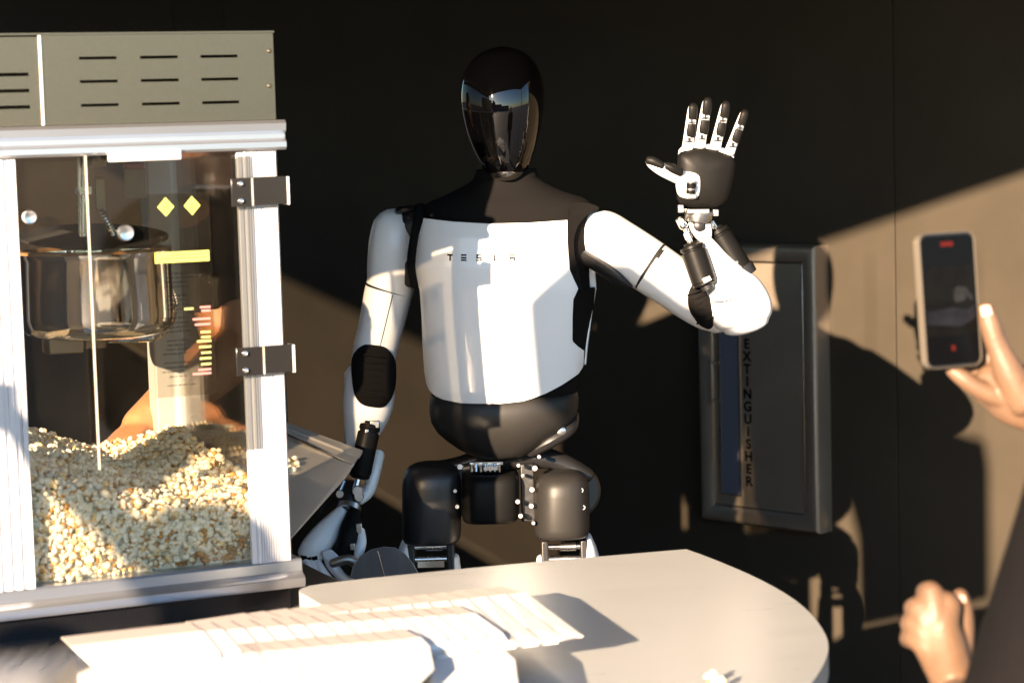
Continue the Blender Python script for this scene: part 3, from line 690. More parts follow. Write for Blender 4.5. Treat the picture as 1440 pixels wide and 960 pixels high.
for k, ch in enumerate(word):
    if ch == ' ': continue
    z = ze - (k - 5) * st_z if k > 4 else ze - (k - 5.2) * st_z
    vs, fs = text_mesh(ch, 0.037, cf((a1_ + a2_) / 2, z, -0.0112), WX, WZ, WN)
    finish('letter', MB().add(vs, fs), M_INK, door, smooth=0)

# ================================================================== CARTONS
def carton_row(kind, right_far, left_far, n, z, cut, depth, length, label, dz=0.0012, lift=0.0, tabw=0.055):
    """shingled flat cartons; right_far/left_far: photograph points of the far edge"""
    A, B = hitz(*right_far, z), hitz(*left_far, z + dz * (n - 1)); B.z = z
    ux = (A - B).normalized(); ux.z = 0; ux.normalize(); vx = Vector((-ux.y, ux.x, 0))
    if vx.y < 0: vx = -vx
    step = (A - B).length / max(1, n - 1)
    loc_ = lambda p: (lambda q: (q.dot(ux), q.dot(vx)))(hitz(p[0], p[1], z) - A)
    cutp = [loc_(p) for p in cut]
    def tilt(u): return WZ * (lift * u)
    base = None
    for k in range(n):
        g0 = A - ux * step * k + WZ * (dz * k)
        if base is None:
            pts = [(-length, 0), (0, 0)] + cutp + [(-length, cutp[-1][1])]
            m = MB(); top = [g0 + ux * u + vx * v + tilt(u) for u, v in pts]
            m.prism(top, (0, 0, -0.0014))
            # locking tab laid flat, shade painted in by its tint, along the far edge, with little slots between
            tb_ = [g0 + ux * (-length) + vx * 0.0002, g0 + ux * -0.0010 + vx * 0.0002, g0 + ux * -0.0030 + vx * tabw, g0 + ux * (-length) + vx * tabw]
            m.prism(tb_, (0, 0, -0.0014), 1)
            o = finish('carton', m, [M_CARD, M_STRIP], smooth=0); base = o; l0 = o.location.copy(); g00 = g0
        else:
            o = base.copy(); COL.objects.link(o); o.location = l0 + (g0 - g00) + vx * random.uniform(-0.0012, 0.0012) + ux * random.uniform(-0.002, 0.002)
            o.rotation_euler.z = random.uniform(-0.006, 0.006)
        if k == 0: tag(o, label[0], 'carton', label[2])
        elif k == n - 1: tag(o, 'flat white carton at the left end of the %s' % label[1], 'carton', label[2])
        else: tag(o, 'flat white carton, %s from the right end of the %s' % (ORD[k], label[1]), 'carton', label[2])
ORD = ['first', 'second', 'third', 'fourth', 'fifth', 'sixth', 'seventh', 'eighth', 'ninth', 'tenth', 'eleventh', 'twelfth', 'thirteenth', 'fourteenth', 'fifteenth', 'sixteenth', 'seventeenth']
carton_row('a', (738, 832), (372, 871), 14, 0.948, ((778, 868), (785, 902), (735, 908)), 0.19, 0.085,
           ('flat white carton at the right end of the rearmost fan, its cut corner raised', 'rearmost fan of cartons', 'cartons of the rearmost fan'), dz=0.0013)
carton_row('b', (668, 861), (286, 886), 15, 0.956, ((707, 889), (712, 897), (650, 908)), 0.20, 0.165,
           ('flat white carton topping the middle fan, with a slanted right corner', 'middle fan of cartons', 'cartons of the middle fan'), dz=0.0013)
carton_row('c', (592, 895), (362, 916), 10, 0.966, ((604, 908), (610, 940), (560, 990)), 0.32, 0.17,
           ('flat white carton topping the front fan, nearest to the camera', 'front fan of cartons', 'cartons of the front fan'), dz=0.0007)
# bundles that carry the fans
def bundle(px_pts, ztop, zbot, label):
    top = [hitz(x, y, ztop) for x, y in px_pts]; m = MB(); n = max(3, int((ztop - zbot) / 0.004)); h = (ztop - zbot) / n
    for k in range(n):
        j = Vector((random.uniform(-0.0012, 0.0012), random.uniform(-0.0012, 0.0012), 0))
        m.prism([Vector((p.x, p.y, zbot + h * (k + 1) - 0.0003)) + j for p in top], (0, 0, -h + 0.0006))
    o = finish('carton_bundle', m, M_CARD, smooth=0); return tag(o, label, 'cartons')
bundle([(318, 884), (640, 850), (668, 905), (690, 1000), (330, 1010)], 0.924, TZ + 0.001, 'low bundle of flat white cartons lying on the table under the fans')
bundle([(109, 909), (276, 886), (310, 890), (330, 1010), (112, 1060)], 0.932, CZ + 0.002, 'tall bundle of flat white cartons at the left end on the steel counter')
bundle([(604, 910), (692, 898), (724, 926), (735, 1010), (610, 1030)], 0.952, TZ + 0.001, 'bundle of white cartons with a slanted corner at the front right of the fans')
# flakes that slid onto the side tray
for x, y, Y, s_, lab in ((409, 650, 3.965, 0.012, 'popped flake on the side tray right beside the machine post'), (416, 656, 3.955, 0.010, 'popped flake on the side tray a little right of another flake'), (407, 662, 3.93, 0.011, 'lowest popped flake on the side tray beside the machine post')):
    o = bpy.data.objects.new('popcorn_piece', FL[int(x) % 12][0]); COL.objects.link(o); o.location = P(x, y, Y) + WZ * 0.004; o.scale = (s_,) * 3
    tag(o, lab, 'popcorn', 'flakes on the side tray')
# popcorn dropped on the table
for (x, y, s_) in ((1000, 955, 0.0115), (1012, 962, 0.010)):
    q = hitz(x, y, TZ + 0.008); o = bpy.data.objects.new('popcorn_piece', FL[int(x) % 12][0]); COL.objects.link(o); o.location = q; o.scale = (s_,) * 3
    tag(o, 'stray popped flake dropped on the cream table near its rounded end' if x == 1000 else 'smaller stray flake dropped beside another on the cream table', 'popcorn', 'flakes dropped on the table')

# ================================================================== ROBOT
RY = 4.27
rb = root('humanoid_robot', Vector((0.0, RY, 0)), 'white and black humanoid robot waving its raised hand behind the table', 'robot')
SC = RY / F_PX                                            # metres per photograph pixel at the robot
def RP(px, py, dy=0.0): return P(px, py, RY + dy)
def part(name, mb, m, parent=rb, **k): return finish(name, mb, m, parent, **k)
def interp(tab, y):
    if y <= tab[0][0]: return tab[0][1:]
    for (a, b) in zip(tab, tab[1:]):
        if y <= b[0]:
            t = (y - a[0]) / (b[0] - a[0]); return [p + (q - p) * t for p, q in zip(a[1:], b[1:])]
    return tab[-1][1:]
# --- head: stacked rings, px half widths
hd = [(65.5, 706, 3, 0.02, 4), (68, 706, 17, 0.030, 8), (73, 706, 30, 0.05, 14), (82, 706, 41.5, 0.068, 20), (95, 706, 50.5, 0.085, 25), (112, 706, 57, 0.096, 28), (132, 706, 59.5, 0.102, 30), (152, 706.5, 58.5, 0.104, 30),
      (175, 707, 55, 0.102, 28), (198, 708, 49, 0.098, 24), (216, 709, 42.5, 0.093, 20), (230, 710, 36, 0.087, 16), (240, 711, 30, 0.080, 12), (246, 711.5, 25.5, 0.074, 9)]
R = []
n = 48
for (y, cx, hw, dp, _) in hd:
    c = RP(cx, y, -0.005); r_ = []
    for k in range(n):
        a = 2 * PI * k / n; ca, sa = math.cos(a), math.sin(a); e = 2.25
        x = math.copysign(abs(ca) ** (2 / e), ca) * hw * SC; yy = math.copysign(abs(sa) ** (2 / e), sa) * dp
        if yy > 0: yy *= 0.85
        r_.append(c + Vector((x, yy, 0)))
    R.append(r_)
head = part('head', MB().rings(R), M_VISOR, smooth=80, mods=[lambda o: setattr(o.modifiers.new('sub', 'SUBSURF'), 'render_levels', 2)])
R = []
for (y, cx, hw, dp) in ((240.5, 711, 29.5, 0.0805), (244, 711.3, 27.6, 0.0790), (248, 711.5, 25, 0.0755), (251.5, 711.8, 21, 0.070), (253, 712, 16, 0.060)):
    c = RP(cx, y, -0.005); R.append([c + Vector((math.cos(2 * PI * k / n) * hw * SC, math.sin(2 * PI * k / n) * dp * (0.8 if k < n / 2 else 1), 0)) for k in range(n)])
part('chin_rim', MB().rings(R), M_STEEL, head, smooth=60)
# --- torso
tor = [(238, 712, 42, 0.048, 2.0), (250, 711, 45, 0.052, 2.0), (257, 711, 53, 0.056, 2.1), (265, 709, 68, 0.062, 2.2), (274, 710, 88, 0.070, 2.4), (282, 712, 112, 0.080, 2.6), (290, 713, 121, 0.086, 2.8), (303, 713, 122, 0.094, 3.0),
       (330, 710, 121, 0.106, 3.0), (370, 707, 121, 0.114, 3.0), (405, 710, 120, 0.116, 3.0), (450, 710, 116, 0.112, 2.9), (500, 710, 110, 0.104, 2.8), (545, 709, 103, 0.096, 2.7), (556, 709, 100, 0.092, 2.6)]
def tring(y, grow=0.0, n=64):
    cx, hw, dp, e = interp(tor, y); c = RP(cx, y); r_ = []
    for k in range(n):
        a = 2 * PI * k / n; ca, sa = math.cos(a), math.sin(a)
        r_.append(c + Vector((math.copysign(abs(ca) ** (2 / e), ca) * (hw * SC + grow), math.copysign(abs(sa) ** (2 / e), sa) * (dp + grow), 0)))
    return r_
part('torso', MB().rings([tring(y) for y in [238 + (556 - 238) * k / 53 for k in range(54)]]), M_FABRIC, smooth=60)
def front(px, y, grow):
    cx, hw, dp, e = interp(tor, y); u = min(0.985, abs(px - cx) / (hw + grow / SC))
    q = RP(px, y, 0); dep = (dp + grow) * (1 - u ** e) ** (1 / e)
    # broad bevels that leave a flatter middle
    return q + Vector((0, -dep, 0))
cL = [(304, 598), (330, 590), (372, 580.5), (403, 592), (440, 594.5), (480, 595.5), (520, 597.5), (535, 600), (545, 605), (551, 613), (556, 628), (558.5, 650)]
cR = [(306, 796), (336, 796), (374, 799), (390, 806), (400, 811), (407, 808), (415, 804), (440, 803), (473, 803), (482, 812), (488, 820), (511, 819), (520, 812), (535, 786), (545, 765), (553, 742), (556, 730), (558.5, 700)]
cT = [(598, 304.5), (640, 308.5), (690, 311), (740, 310), (796, 306.5)]
ny, nx = 72, 44
vs = []; 
for j in range(ny + 1):
    for i in range(nx + 1):
        t = j / ny; t = t
        y = 306 + (558.3 - 306) * t
        l, r = interp(cL, y)[0], interp(cR, y)[0]
        px = l + (r - l) * i / nx
        y2 = y
        if j == 0: y2 = interp(cT, px)[0]
        elif j == 1: y2 = max(y, interp(cT, px)[0] + 2)
        vs.append(front(px, y2, 0.009))
fs = [(j * (nx + 1) + i, j * (nx + 1) + i + 1, (j + 1) * (nx + 1) + i + 1, (j + 1) * (nx + 1) + i) for j in range(ny) for i in range(nx)]
def thick(t, bev=0.0015):
    def f(o):
        s_ = o.modifiers.new('thick', 'SOLIDIFY'); s_.thickness = t; s_.offset = -1 if t > 0 else 1
        b = o.modifiers.new('bevel', 'BEVEL'); b.width = bev; b.segments = 2; b.limit_method = 'ANGLE'; b.angle_limit = math.radians(50)
    return f
chest = part('chest_plate', MB().add(vs, fs), M_WHITE, smooth=60, mods=[thick(0.006)])
# make sure the plate's face looks at the camera
if sum((p.normal.y for p in chest.data.polygons)) > 0: chest.data.flip_normals()
# chest lettering, strokes laid on the plate
def stroke(m, x0, y0, x1, y1):
    k = 3
    top = [front(x0 + (x1 - x0) * i / k, y0, 0.0093) for i in range(k + 1)]; bot = [front(x0 + (x1 - x0) * i / k, y1, 0.0093) for i in range(k + 1)]
    a = [p + Vector((0, -0.0005, 0)) for p in top] + [p + Vector((0, -0.0005, 0)) for p in bot[::-1]]
    m.prism(a, (0, 0.0009, 0))
m = MB(); h0, h1 = 352.5, 361.5; T = 2.1
def lx(x): return x
# T
stroke(m, 631, h0, 638.5, h0 + T); stroke(m, 634, h0 + T, 636, h1)
part('letter', m, M_INK, chest, smooth=0); m = MB()
# E: three bars
for yy in (h0, 356.2, h1 - T): stroke(m, 650, yy, 657.5, yy + T)
part('letter', m, M_INK, chest, smooth=0); m = MB()
# S
for yy in (h0, 356.2, h1 - T): stroke(m, 671, yy, 678.5, yy + T)
stroke(m, 671, h0 + T, 673, 356.2); stroke(m, 676.5, 356.2 + T, 678.5, h1 - T)
part('letter', m, M_INK, chest, smooth=0); m = MB()
# L
stroke(m, 694.5, h0, 696.5, h1 - T); stroke(m, 694.5, h1 - T, 701.5, h1)
part('letter', m, M_INK, chest, smooth=0); m = MB()
# A: bar over an open arch
stroke(m, 716, h0, 724, h0 + T); stroke(m, 716, 356.2, 724, 356.2 + T); stroke(m, 716, 356.2 + T, 718, h1); stroke(m, 722, 356.2 + T, 724, h1)
part('letter', m, M_INK, chest, smooth=0)
# black side panel, white flank edge
sp = [(812, 404), (836, 402), (833, 440), (826, 480), (821, 512), (819, 488), (804, 473), (804, 414)]
part('side_panel', MB().prism([front(x, y, 0.0035) + Vector((0, 0.0, 0)) for x, y in sp], (0, 0.02, 0)), M_FABRIC, bevel=0.002)
part('flank_edge', MB().limb([RP(836, 405, -0.02), RP(831, 440, -0.025), RP(825, 480, -0.03), RP(822, 511, -0.035)], [(0.0035, 0.02)] * 4, n=10), M_WHITE)
part('armpit_flap', MB().prism([RP(829, 372, -0.03), RP(837, 377, -0.03), RP(839, 409, -0.03), RP(824, 401, -0.03)], (0, 0.03, 0)), M_WHITE, bevel=0.003)
# fabric cuff round the raised shoulder and its seam
cuff = [(796, 306), (798, 291), (803, 282), (818, 282.5), (836, 287), (843, 292), (826, 298), (812, 312), (805, 330), (805, 350), (810, 374), (817, 396), (819, 408), (811, 399), (800, 376), (796, 346)]
cf_ = []
for x_, y_ in smooth_poly(cuff, 1):
    q_ = front(min(x_, 828), y_, 0.010); q_ = q_ + (RP(x_, y_) - RP(min(x_, 828), y_)); cf_.append(q_)
part('shoulder_cuff', MB().prism(cf_, (0, 0.030, 0)), M_FABRIC, bevel=0.006, bseg=3, smooth=60)
part('shoulder_cuff', MB().limb([RP(*q) for q in [(590, 290, 0.0), (590, 300, -0.04), (583, 330, -0.065), (578, 372, -0.075), (583, 402, -0.07)]], [(0.010, 0.006), (0.010, 0.007), (0.008, 0.007), (0.008, 0.007), (0.007, 0.006)], n=12), M_FABRIC)
# abdomen bowl
ab = [(552, 709, 103, 0.094, 2.7), (556, 709, 104.5, 0.098, 2.7), (562, 709, 105.5, 0.103, 2.6), (575, 708.5, 105.5, 0.106, 2.5), (590, 707.5, 102, 0.105, 2.4), (604, 706, 92, 0.100, 2.3), (616, 705, 78, 0.091, 2.2), (627, 705, 63, 0.080, 2.1), (635, 705, 49, 0.068, 2.0), (639, 705, 38, 0.058, 2), (640.5, 705, 20, 0.03, 2)]
R = []
for (y, cx, hw, dp, e) in ab:
    c = RP(cx, y); R.append([c + Vector((math.copysign(abs(math.cos(a)) ** (2 / e), math.cos(a)) * hw * SC, math.copysign(abs(math.sin(a)) ** (2 / e), math.sin(a)) * dp, 0)) for a in [2 * PI * k / 64 for k in range(64)]])
part('abdomen_shell', MB().rings(R), M_GREY, smooth=60)
for (x, y) in ((772, 612), (789, 606)): part('hip_bolt', MB().lathe(RP(x, y, -0.055), [(0.009, -0.02), (0.009, 0.004), (0.006, 0.006), (0, 0.006)], n=14, ax=Vector((0.15, -1, 0))), M_BOLT)
part('hip_side_plate', MB().limb([RP(748, 632, -0.03), RP(775, 618, -0.045), RP(800, 603, -0.03), RP(806, 590, 0.0)], [(0.014, 0.02), (0.015, 0.02), (0.013, 0.02), (0.01, 0.02)], n=12), M_BLACK)
# --- pelvis
def rounded_can(px, y0, y1, hw, dp, dy, e=3.2, top=0.010, tilt=0.0):
    R = []; n = 40
    ys = [(y0, 0.80), (y0 + 2, 0.90), (y0 + 6, 0.97), (y0 + 12, 1.0), (y1 - 8, 1.0), (y1 - 3, 0.98), (y1, 0.92)]
    if tilt: ys = [(y0, 0.42), (y0 + 2, 0.62), (y0 + 6, 0.79), (y0 + 12, 0.90), (y0 + 20, 0.965), (y0 + 32, 1.0), (y1 - 14, 1.0), (y1 - 6, 0.985), (y1 - 2, 0.95), (y1, 0.90)]
    for y, s_ in ys:
        c = RP(px, y, dy); R.append([c + Vector((math.copysign(abs(math.cos(a)) ** (2 / e), math.cos(a)) * hw * SC * s_, math.copysign(abs(math.sin(a)) ** (2 / e), math.sin(a)) * dp * s_, 0)) for a in [2 * PI * k / n for k in range(n)]])
    return MB().rings(R)
part('pelvis_cover', rounded_can(690, 662, 728, 40.5, 0.075, -0.005, 3.6), M_SATIN, smooth=50)
part('hip_actuator', rounded_can(607, 650, 760, 42, 0.066, -0.005, 2.5, tilt=1), M_BLACK, smooth=50)
part('hip_actuator', rounded_can(790, 661, 752, 39.5, 0.064, -0.015, 2.5, tilt=1), M_GREY, smooth=50)
br = MB()
br.limb([RP(640, 660, 0.03), RP(700, 648, 0.03), RP(742, 640, 0.03), RP(790, 650, 0.03), RP(826, 668, 0.03)], [(0.020, 0.03), (0.024, 0.04), (0.024, 0.04), (0.018, 0.03), (0.014, 0.03)], n=16)
br.limb([RP(600, 664, 0.03), RP(640, 652, 0.03), RP(670, 644, 0.03)], [(0.02, 0.03), (0.012, 0.03), (0.016, 0.03)], n=14)
br.box(RP(742, 690, 0.0), (0.026, 0.05, 0.11)).box(RP(645, 690, 0.02), (0.020, 0.05, 0.09))
part('pelvis_frame', br, M_BLACK, bevel=0.004)
part('hip_disc', MB().lathe(RP(806, 690, 0.045), [(0, 0.02), (0.044, 0.02), (0.052, 0.012), (0.054, 0.0), (0.054, -0.03), (0, -0.03)], n=40, ax=Vector((0.35, -1, 0.1))), M_BLACK)
m = MB()
for k in range(7): m.cyl(RP(663 + k * 6.5, 652, -0.04 + 0.004 * (k % 2)), RP(663 + k * 6.5, 663, -0.04), 0.0032, 10)
m.box(RP(684, 651, -0.03), (0.062, 0.012, 0.006)).box(RP(690, 658, -0.046), (0.026, 0.008, 0.007))
part('waist_connectors', m, M_STEEL)
m = MB()
for (x, y, r) in ((647, 656, 0.0062), (752, 658, 0.006), (748, 688, 0.0058), (747, 711, 0.0055), (817, 689, 0.0058), (820, 713, 0.0055), (729, 654, 0.004), (732, 725, 0.005), (640, 690, 0.004), (643, 712, 0.0045), (735, 668, 0.0035), (728, 705, 0.005), (750, 735, 0.004), (758, 642, 0.004)):
    part('pelvis_bolt', MB().lathe(RP(x, y, -0.075 if x in (647, 752, 729) else -0.062), [(r, -0.02), (r, 0), (r * 0.8, 0.003), (r * 0.45, 0.003), (r * 0.4, 0.001), (0, 0.001)], n=14, ax=Vector((0, -1, 0.1))), M_SCREW)

# thighs, shins and feet (mostly behind the table)
for sx, x0 in ((-1, 606), (1, 793)):
    tx = RP(x0, 760).x
    th = part('thigh_frame', MB().box((tx - 0.037, RY, 0.70), (0.014, 0.07, 0.20)).box((tx + 0.037, RY, 0.70), (0.014, 0.07, 0.20)), M_BLACK, bevel=0.003)
    zt_ = RP(x0, 764).z
    part('thigh_rods', MB().cyl((tx - 0.030, RY - 0.03, zt_), (tx + 0.030, RY - 0.03, zt_), 0.0055, 14).cyl((tx - 0.008, RY - 0.031, zt_), (tx + 0.022, RY - 0.031, zt_), 0.0085, 14).cyl((tx - 0.03, RY - 0.03, zt_ - 0.024), (tx + 0.03, RY - 0.03, zt_ - 0.024), 0.006, 14).box((tx, RY - 0.02, zt_ - 0.03), (0.05, 0.03, 0.018)), M_STEEL, th)
    part('thigh_shell', MB().limb([(tx + sx * 0.045, RY, zt_ + 0.012), (tx + sx * 0.052, RY, zt_ - 0.05), (tx + sx * 0.05, RY, 0.55), (tx + sx * 0.03, RY, 0.48)], [(0.008, 0.03), (0.017, 0.055), (0.02, 0.06), (0.01, 0.04)], n=16), M_WHITE)
    part('shin', MB().limb([(tx, RY + 0.01, 0.52), (tx, RY + 0.005, 0.40), (tx, RY + 0.01, 0.20), (tx, RY + 0.01, 0.09)], [(0.05, 0.055), (0.055, 0.06), (0.04, 0.045), (0.033, 0.036)], n=24), M_WHITE)
    part('knee', MB().cyl((tx - 0.055, RY, 0.52), (tx + 0.055, RY, 0.52), 0.045, 24), M_BLACK, bevel=0.004)
    part('foot', MB().limb([(tx, RY + 0.06, 0.032), (tx, RY - 0.02, 0.034), (tx, RY - 0.15, 0.026)], [(0.04, 0.032), (0.046, 0.034), (0.044, 0.024)], n=20, e=3, V=Vector((0, 0, 1))), M_BLACK)
    m = MB()
    part('thigh_shell', MB().limb([(tx - sx * 0.043, RY + 0.01, zt_ - 0.03), (tx - sx * 0.05, RY, 0.60), (tx - sx * 0.035, RY, 0.5)], [(0.010, 0.03), (0.016, 0.05), (0.01, 0.04)], n=16), M_WHITE)
# --- hanging arm (left in the picture)
def px_limb(pts, **k):
    """pts: (px, py, dy, half width px, half depth m)"""
    return MB().limb([RP(a, b, c) for a, b, c, *_ in pts], [(q[3] * SC, q[4]) for q in pts], V=Vector((0, 1, 0)), **k)
part('shoulder_joint', MB().limb([RP(575, 318, 0.02), RP(600, 322, 0.02)], [0.035, 0.04], n=20), M_BLACK)
part('shoulder_cap', MB().limb([RP(560, 296, 0.03), RP(590, 292, 0.03)], [(0.008, 0.05), (0.006, 0.05)], n=16), M_BLACK)
part('upper_arm_shell', px_limb([(555, 324, 0.03, 33, .050), (553, 345, 0.03, 35.0, .054), (551, 375, 0.03, 35.0, .054), (550.5, 395, 0.03, 34.6, .053), (547.5, 406.5, 0.03, 34.4, .052)], n=32, e=2.4, round_b=False, flat=0.95), M_WHITE, smooth=60)
part('arm_seam', px_limb([(548.4, 403, 0.03, 33.7, .0512), (546.0, 412, 0.03, 33.4, .051)], n=32, e=2.4, round_a=False, round_b=False), M_GAP, smooth=60)
ua = part('lower_sleeve_shell', px_limb([(547.1, 408.3, 0.03, 34.3, .0518), (544.5, 419, 0.03, 33.9, .0513), (540, 440, 0.03, 33.0, .050), (533, 470, 0.03, 31.5, .047), (526, 500, 0.03, 31.5, .044), (522, 525, 0.03, 30, .040)], n=32, e=2.3, round_a=False), M_WHITE, smooth=60)
part('shell_joint_line', MB().tube([RP(552.5, 414, -0.0215), RP(546, 440, -0.0203), RP(540, 465, -0.0178), RP(534.5, 487, -0.0150)], 0.0008, n=6), M_GAP, ua)
part('elbow_bushing', MB().limb([RP(578, 372, -0.015), RP(577, 398, -0.012)], [(0.012, 0.012), (0.012, 0.01)], n=14), M_BLACK)
part('elbow_guard', px_limb([(526, 492, -0.002, 20, .018), (525, 505, -0.012, 30.5, .030), (526, 530, -0.016, 31.5, .032), (526, 552, -0.014, 28, .030), (526, 565, -0.006, 19, .020)], n=28, e=2.6, flat=0.3), M_FABRIC, smooth=60)
m = MB()
for k in range(7):
    y = 500 + k * 9.5; wd = 26 - abs(k - 3) * 1.8
    m.tube([RP(526 - wd, y + 1, -0.030), RP(515, y - 1 + (k % 2), -0.0455), RP(535, y + 1.5, -0.046), RP(526 + wd, y + 3, -0.030)], 0.0022, n=6)
part('guard_pleats', m, M_FABRIC)
part('forearm_shell', px_limb([(516, 528, 0.02, 33, .040), (519, 548, 0.02, 36.5, .046), (517, 570, 0.02, 36.0, .047), (512, 592, 0.02, 31, .044), (506, 612, 0.015, 24, .036), (500, 628, 0.01, 17, .028), (497, 640, 0.005, 11, .02)], n=32, e=2.3), M_WHITE, smooth=60)
fa = part('forearm_strut', px_limb([(532, 640, 0.0, 9, .018), (526, 665, -0.02, 9, .016), (518, 690, -0.03, 9, .015), (506, 703, -0.04, 7, .012)], n=16), M_WHITE, smooth=60)
def actuator(a, b, r, name='wrist_actuator', rod=None, par=rb):
    a, b = Vector(a), Vector(b); L = (b - a).length
    o = part(name, MB().lathe(a, [(0, -0.004), (r * 0.55, -0.004), (r * 0.6, 0.0), (r * 0.95, 0.003), (r * 0.97, L * 0.10), (r * 0.86, L * 0.12), (r * 0.86, L * 0.15), (r, L * 0.17), (r, L * 0.90), (r * 0.93, L * 0.92), (r * 0.93, L * 0.97), (r * 0.75, L), (0, L)], n=32, ax=(b - a)), M_SATIN, par, smooth=40)
    return o
act = actuator(RP(521, 596, -0.045), RP(505, 672, -0.075), 0.0205)
part('actuator_head', MB().box(RP(527, 596, -0.052), (0.018, 0.02, 0.014)).box(RP(516, 610, -0.066), (0.008, 0.008, 0.02)), M_BOLT, act, bevel=0.002)
m = MB().cyl(RP(503, 674, -0.078), RP(499, 690, -0.085), 0.006, 12).lathe(RP(503, 690, -0.092), [(0.0, 0.004), (0.009, 0.004), (0.010, 0), (0.010, -0.01), (0, -0.01)], n=16, ax=Vector((0, -1, 0))).lathe(RP(505, 698, -0.09), [(0.0, 0.004), (0.008, 0.004), (0.009, 0), (0.009, -0.01), (0, -0.01)], n=16, ax=Vector((0, -1, 0)))
m.lathe(RP(478, 694, -0.085), [(0, 0.004), (0.007, 0.004), (0.007, -0.01), (0, -0.01)], n=14, ax=Vector((0, -1, 0))).cyl(RP(484, 676, -0.07), RP(477, 692, -0.08), 0.004, 10)
part('wrist_linkage', m, M_BOLT)
part('wrist_core', MB().limb([RP(494, 685, -0.06), RP(490, 702, -0.075), RP(488, 715, -0.085)], [0.017, 0.018, 0.018], n=16), M_BLACK)
part('wrist_ring', MB().lathe(RP(491, 714, -0.085), [(0.018, -0.006), (0.0225, -0.005), (0.0225, 0.005), (0.018, 0.006)], n=28, ax=RP(494, 702, -0.078) - RP(489, 722, -0.095)), M_BOLT)
part('wrist_cable', MB().tube([RP(475, 700, -0.07), RP(455, 712, -0.07), RP(450, 722, -0.08), RP(466, 728, -0.09)], 0.0025, n=8), M_BLACK)
# hand holding the scoop: white back on the left, black palm on the right
hb = MB().limb([RP(480, 722, -0.095), RP(462, 745, -0.11), RP(444, 768, -0.125), RP(434, 782, -0.13)], [(0.015, 0.016), (0.023, 0.019), (0.026, 0.019), (0.023, 0.017)], n=20, e=2.6)
lh = part('hand_back', hb, M_WHITE, smooth=60)
part('palm', MB().limb([RP(497, 722, -0.105), RP(494, 742, -0.12), RP(490, 762, -0.13), RP(482, 779, -0.135)], [(0.013, 0.016), (0.021, 0.021), (0.022, 0.02), (0.017, 0.016)], n=20, e=2.4), M_SATIN, smooth=60)
for k, (x, y) in enumerate(((428, 784), (434.5, 785), (443, 785), (460, 781))):
    f_ = part('finger', MB().limb([RP(x, y, -0.135), RP(x + 8, y + 15, -0.15), RP(x + 17 + k * 2, y + 31, -0.15), RP(x + 34, y + 34, -0.14)], [0.0085, 0.0090 if k < 3 else 0.0105, 0.0085, 0.007], n=14), M_WHITE, smooth=60)
    part('knuckle_joint', MB().cyl(RP(x - 4, y, -0.139), RP(x + 4, y - 1, -0.139), 0.0085, 14), M_SATIN, f_)
th_ = part('thumb', MB().limb([RP(507, 746, -0.13), RP(508, 762, -0.14), RP(504, 779, -0.148), RP(500, 788, -0.15)], [0.008, 0.0098, 0.0088, 0.006], n=14), M_WHITE, smooth=60)
part('thumb_joint', MB().box(RP(505, 742, -0.135), (0.010, 0.012, 0.018)).box(RP(496, 768, -0.148), (0.009, 0.008, 0.012)), M_BOLT, th_, bevel=0.001)
part('knuckle_guard', MB().prism([RP(452, 775, -0.15), RP(465, 772, -0.152), RP(477, 782, -0.15), RP(470, 792, -0.15), RP(455, 785, -0.152)], (0, 0.006, 0)), M_WHITE, bevel=0.002)
# --- raised arm (right in the picture)
part('shoulder_joint', MB().limb([RP(818, 322, 0.0), RP(845, 335, -0.005)], [0.042, 0.046], n=20), M_BLACK)
part('upper_arm_shell', px_limb([(832, 324, -0.02, 30, .048), (846, 331, -0.025, 36.5, .054), (870, 347, -0.03, 38.0, .056), (896, 363.5, -0.035, 38.0, .056), (914, 375, -0.04, 37.5, .055)], n=32, e=2.4, round_b=False, flat=0.8), M_WHITE, smooth=60)
part('arm_seam', px_limb([(911, 373, -0.04, 36.6, .0542), (918, 377.5, -0.041, 36.4, .0538)], n=32, e=2.4, round_a=False, round_b=False), M_GAP, smooth=60)
part('lower_sleeve_shell', px_limb([(915, 375.8, -0.04, 37.4, .055), (945, 396, -0.045, 36.5, .053), (975, 417, -0.05, 35.5, .050), (1000, 433, -0.05, 33.5, .046), (1012, 441, -0.05, 29, .04)], n=32, e=2.3, round_a=False), M_WHITE, smooth=60)
part('underarm_panel', MB().limb([RP(808, 352, -0.035), RP(840, 371, -0.05), RP(868, 390, -0.055), RP(886, 402, -0.055)], [(0.013, 0.03), (0.015, 0.035), (0.014, 0.035), (0.006, 0.02)], n=16), M_BLACK)
part('elbow_guard', px_limb([(977, 405, -0.09, 8, .012), (981, 418, -0.10, 14.5, .022), (986, 433, -0.10, 16, .025), (992, 449, -0.095, 12, .02), (996, 456, -0.09, 7, .012)], n=24), M_FABRIC, smooth=60)
m = MB()
for k in range(6):
    y = 411 + k * 8; x = 980 + k * 2.6
    m.tube([RP(x - 13, y + 4, -0.108), RP(x - 2, y, -0.126), RP(x + 10, y - 5, -0.115)], 0.0018, n=6)
part('guard_pleats', m, M_FABRIC)
fr = part('forearm_shell', px_limb([(1049, 457, -0.085, 33, .036), (1046, 447, -0.085, 41, .044), (1040, 430, -0.088, 43.5, .048), (1032, 410, -0.09, 39, .046), (1024, 394, -0.092, 30, .038), (1015, 377, -0.095, 21, .026), (1007, 362, -0.098, 14.5, .018), (1000, 350, -0.1, 11.5, .013), (993, 338, -0.1, 8, .010)], n=36, e=2.5, flat=0.45), M_WHITE, smooth=60)
part('forearm_seam', MB().tube([RP(1001, 423, -0.128), RP(1015, 424, -0.137), RP(1035, 418, -0.137), RP(1052, 405, -0.122), RP(1058, 392, -0.102)], 0.0009, n=6), M_GAP, fr)
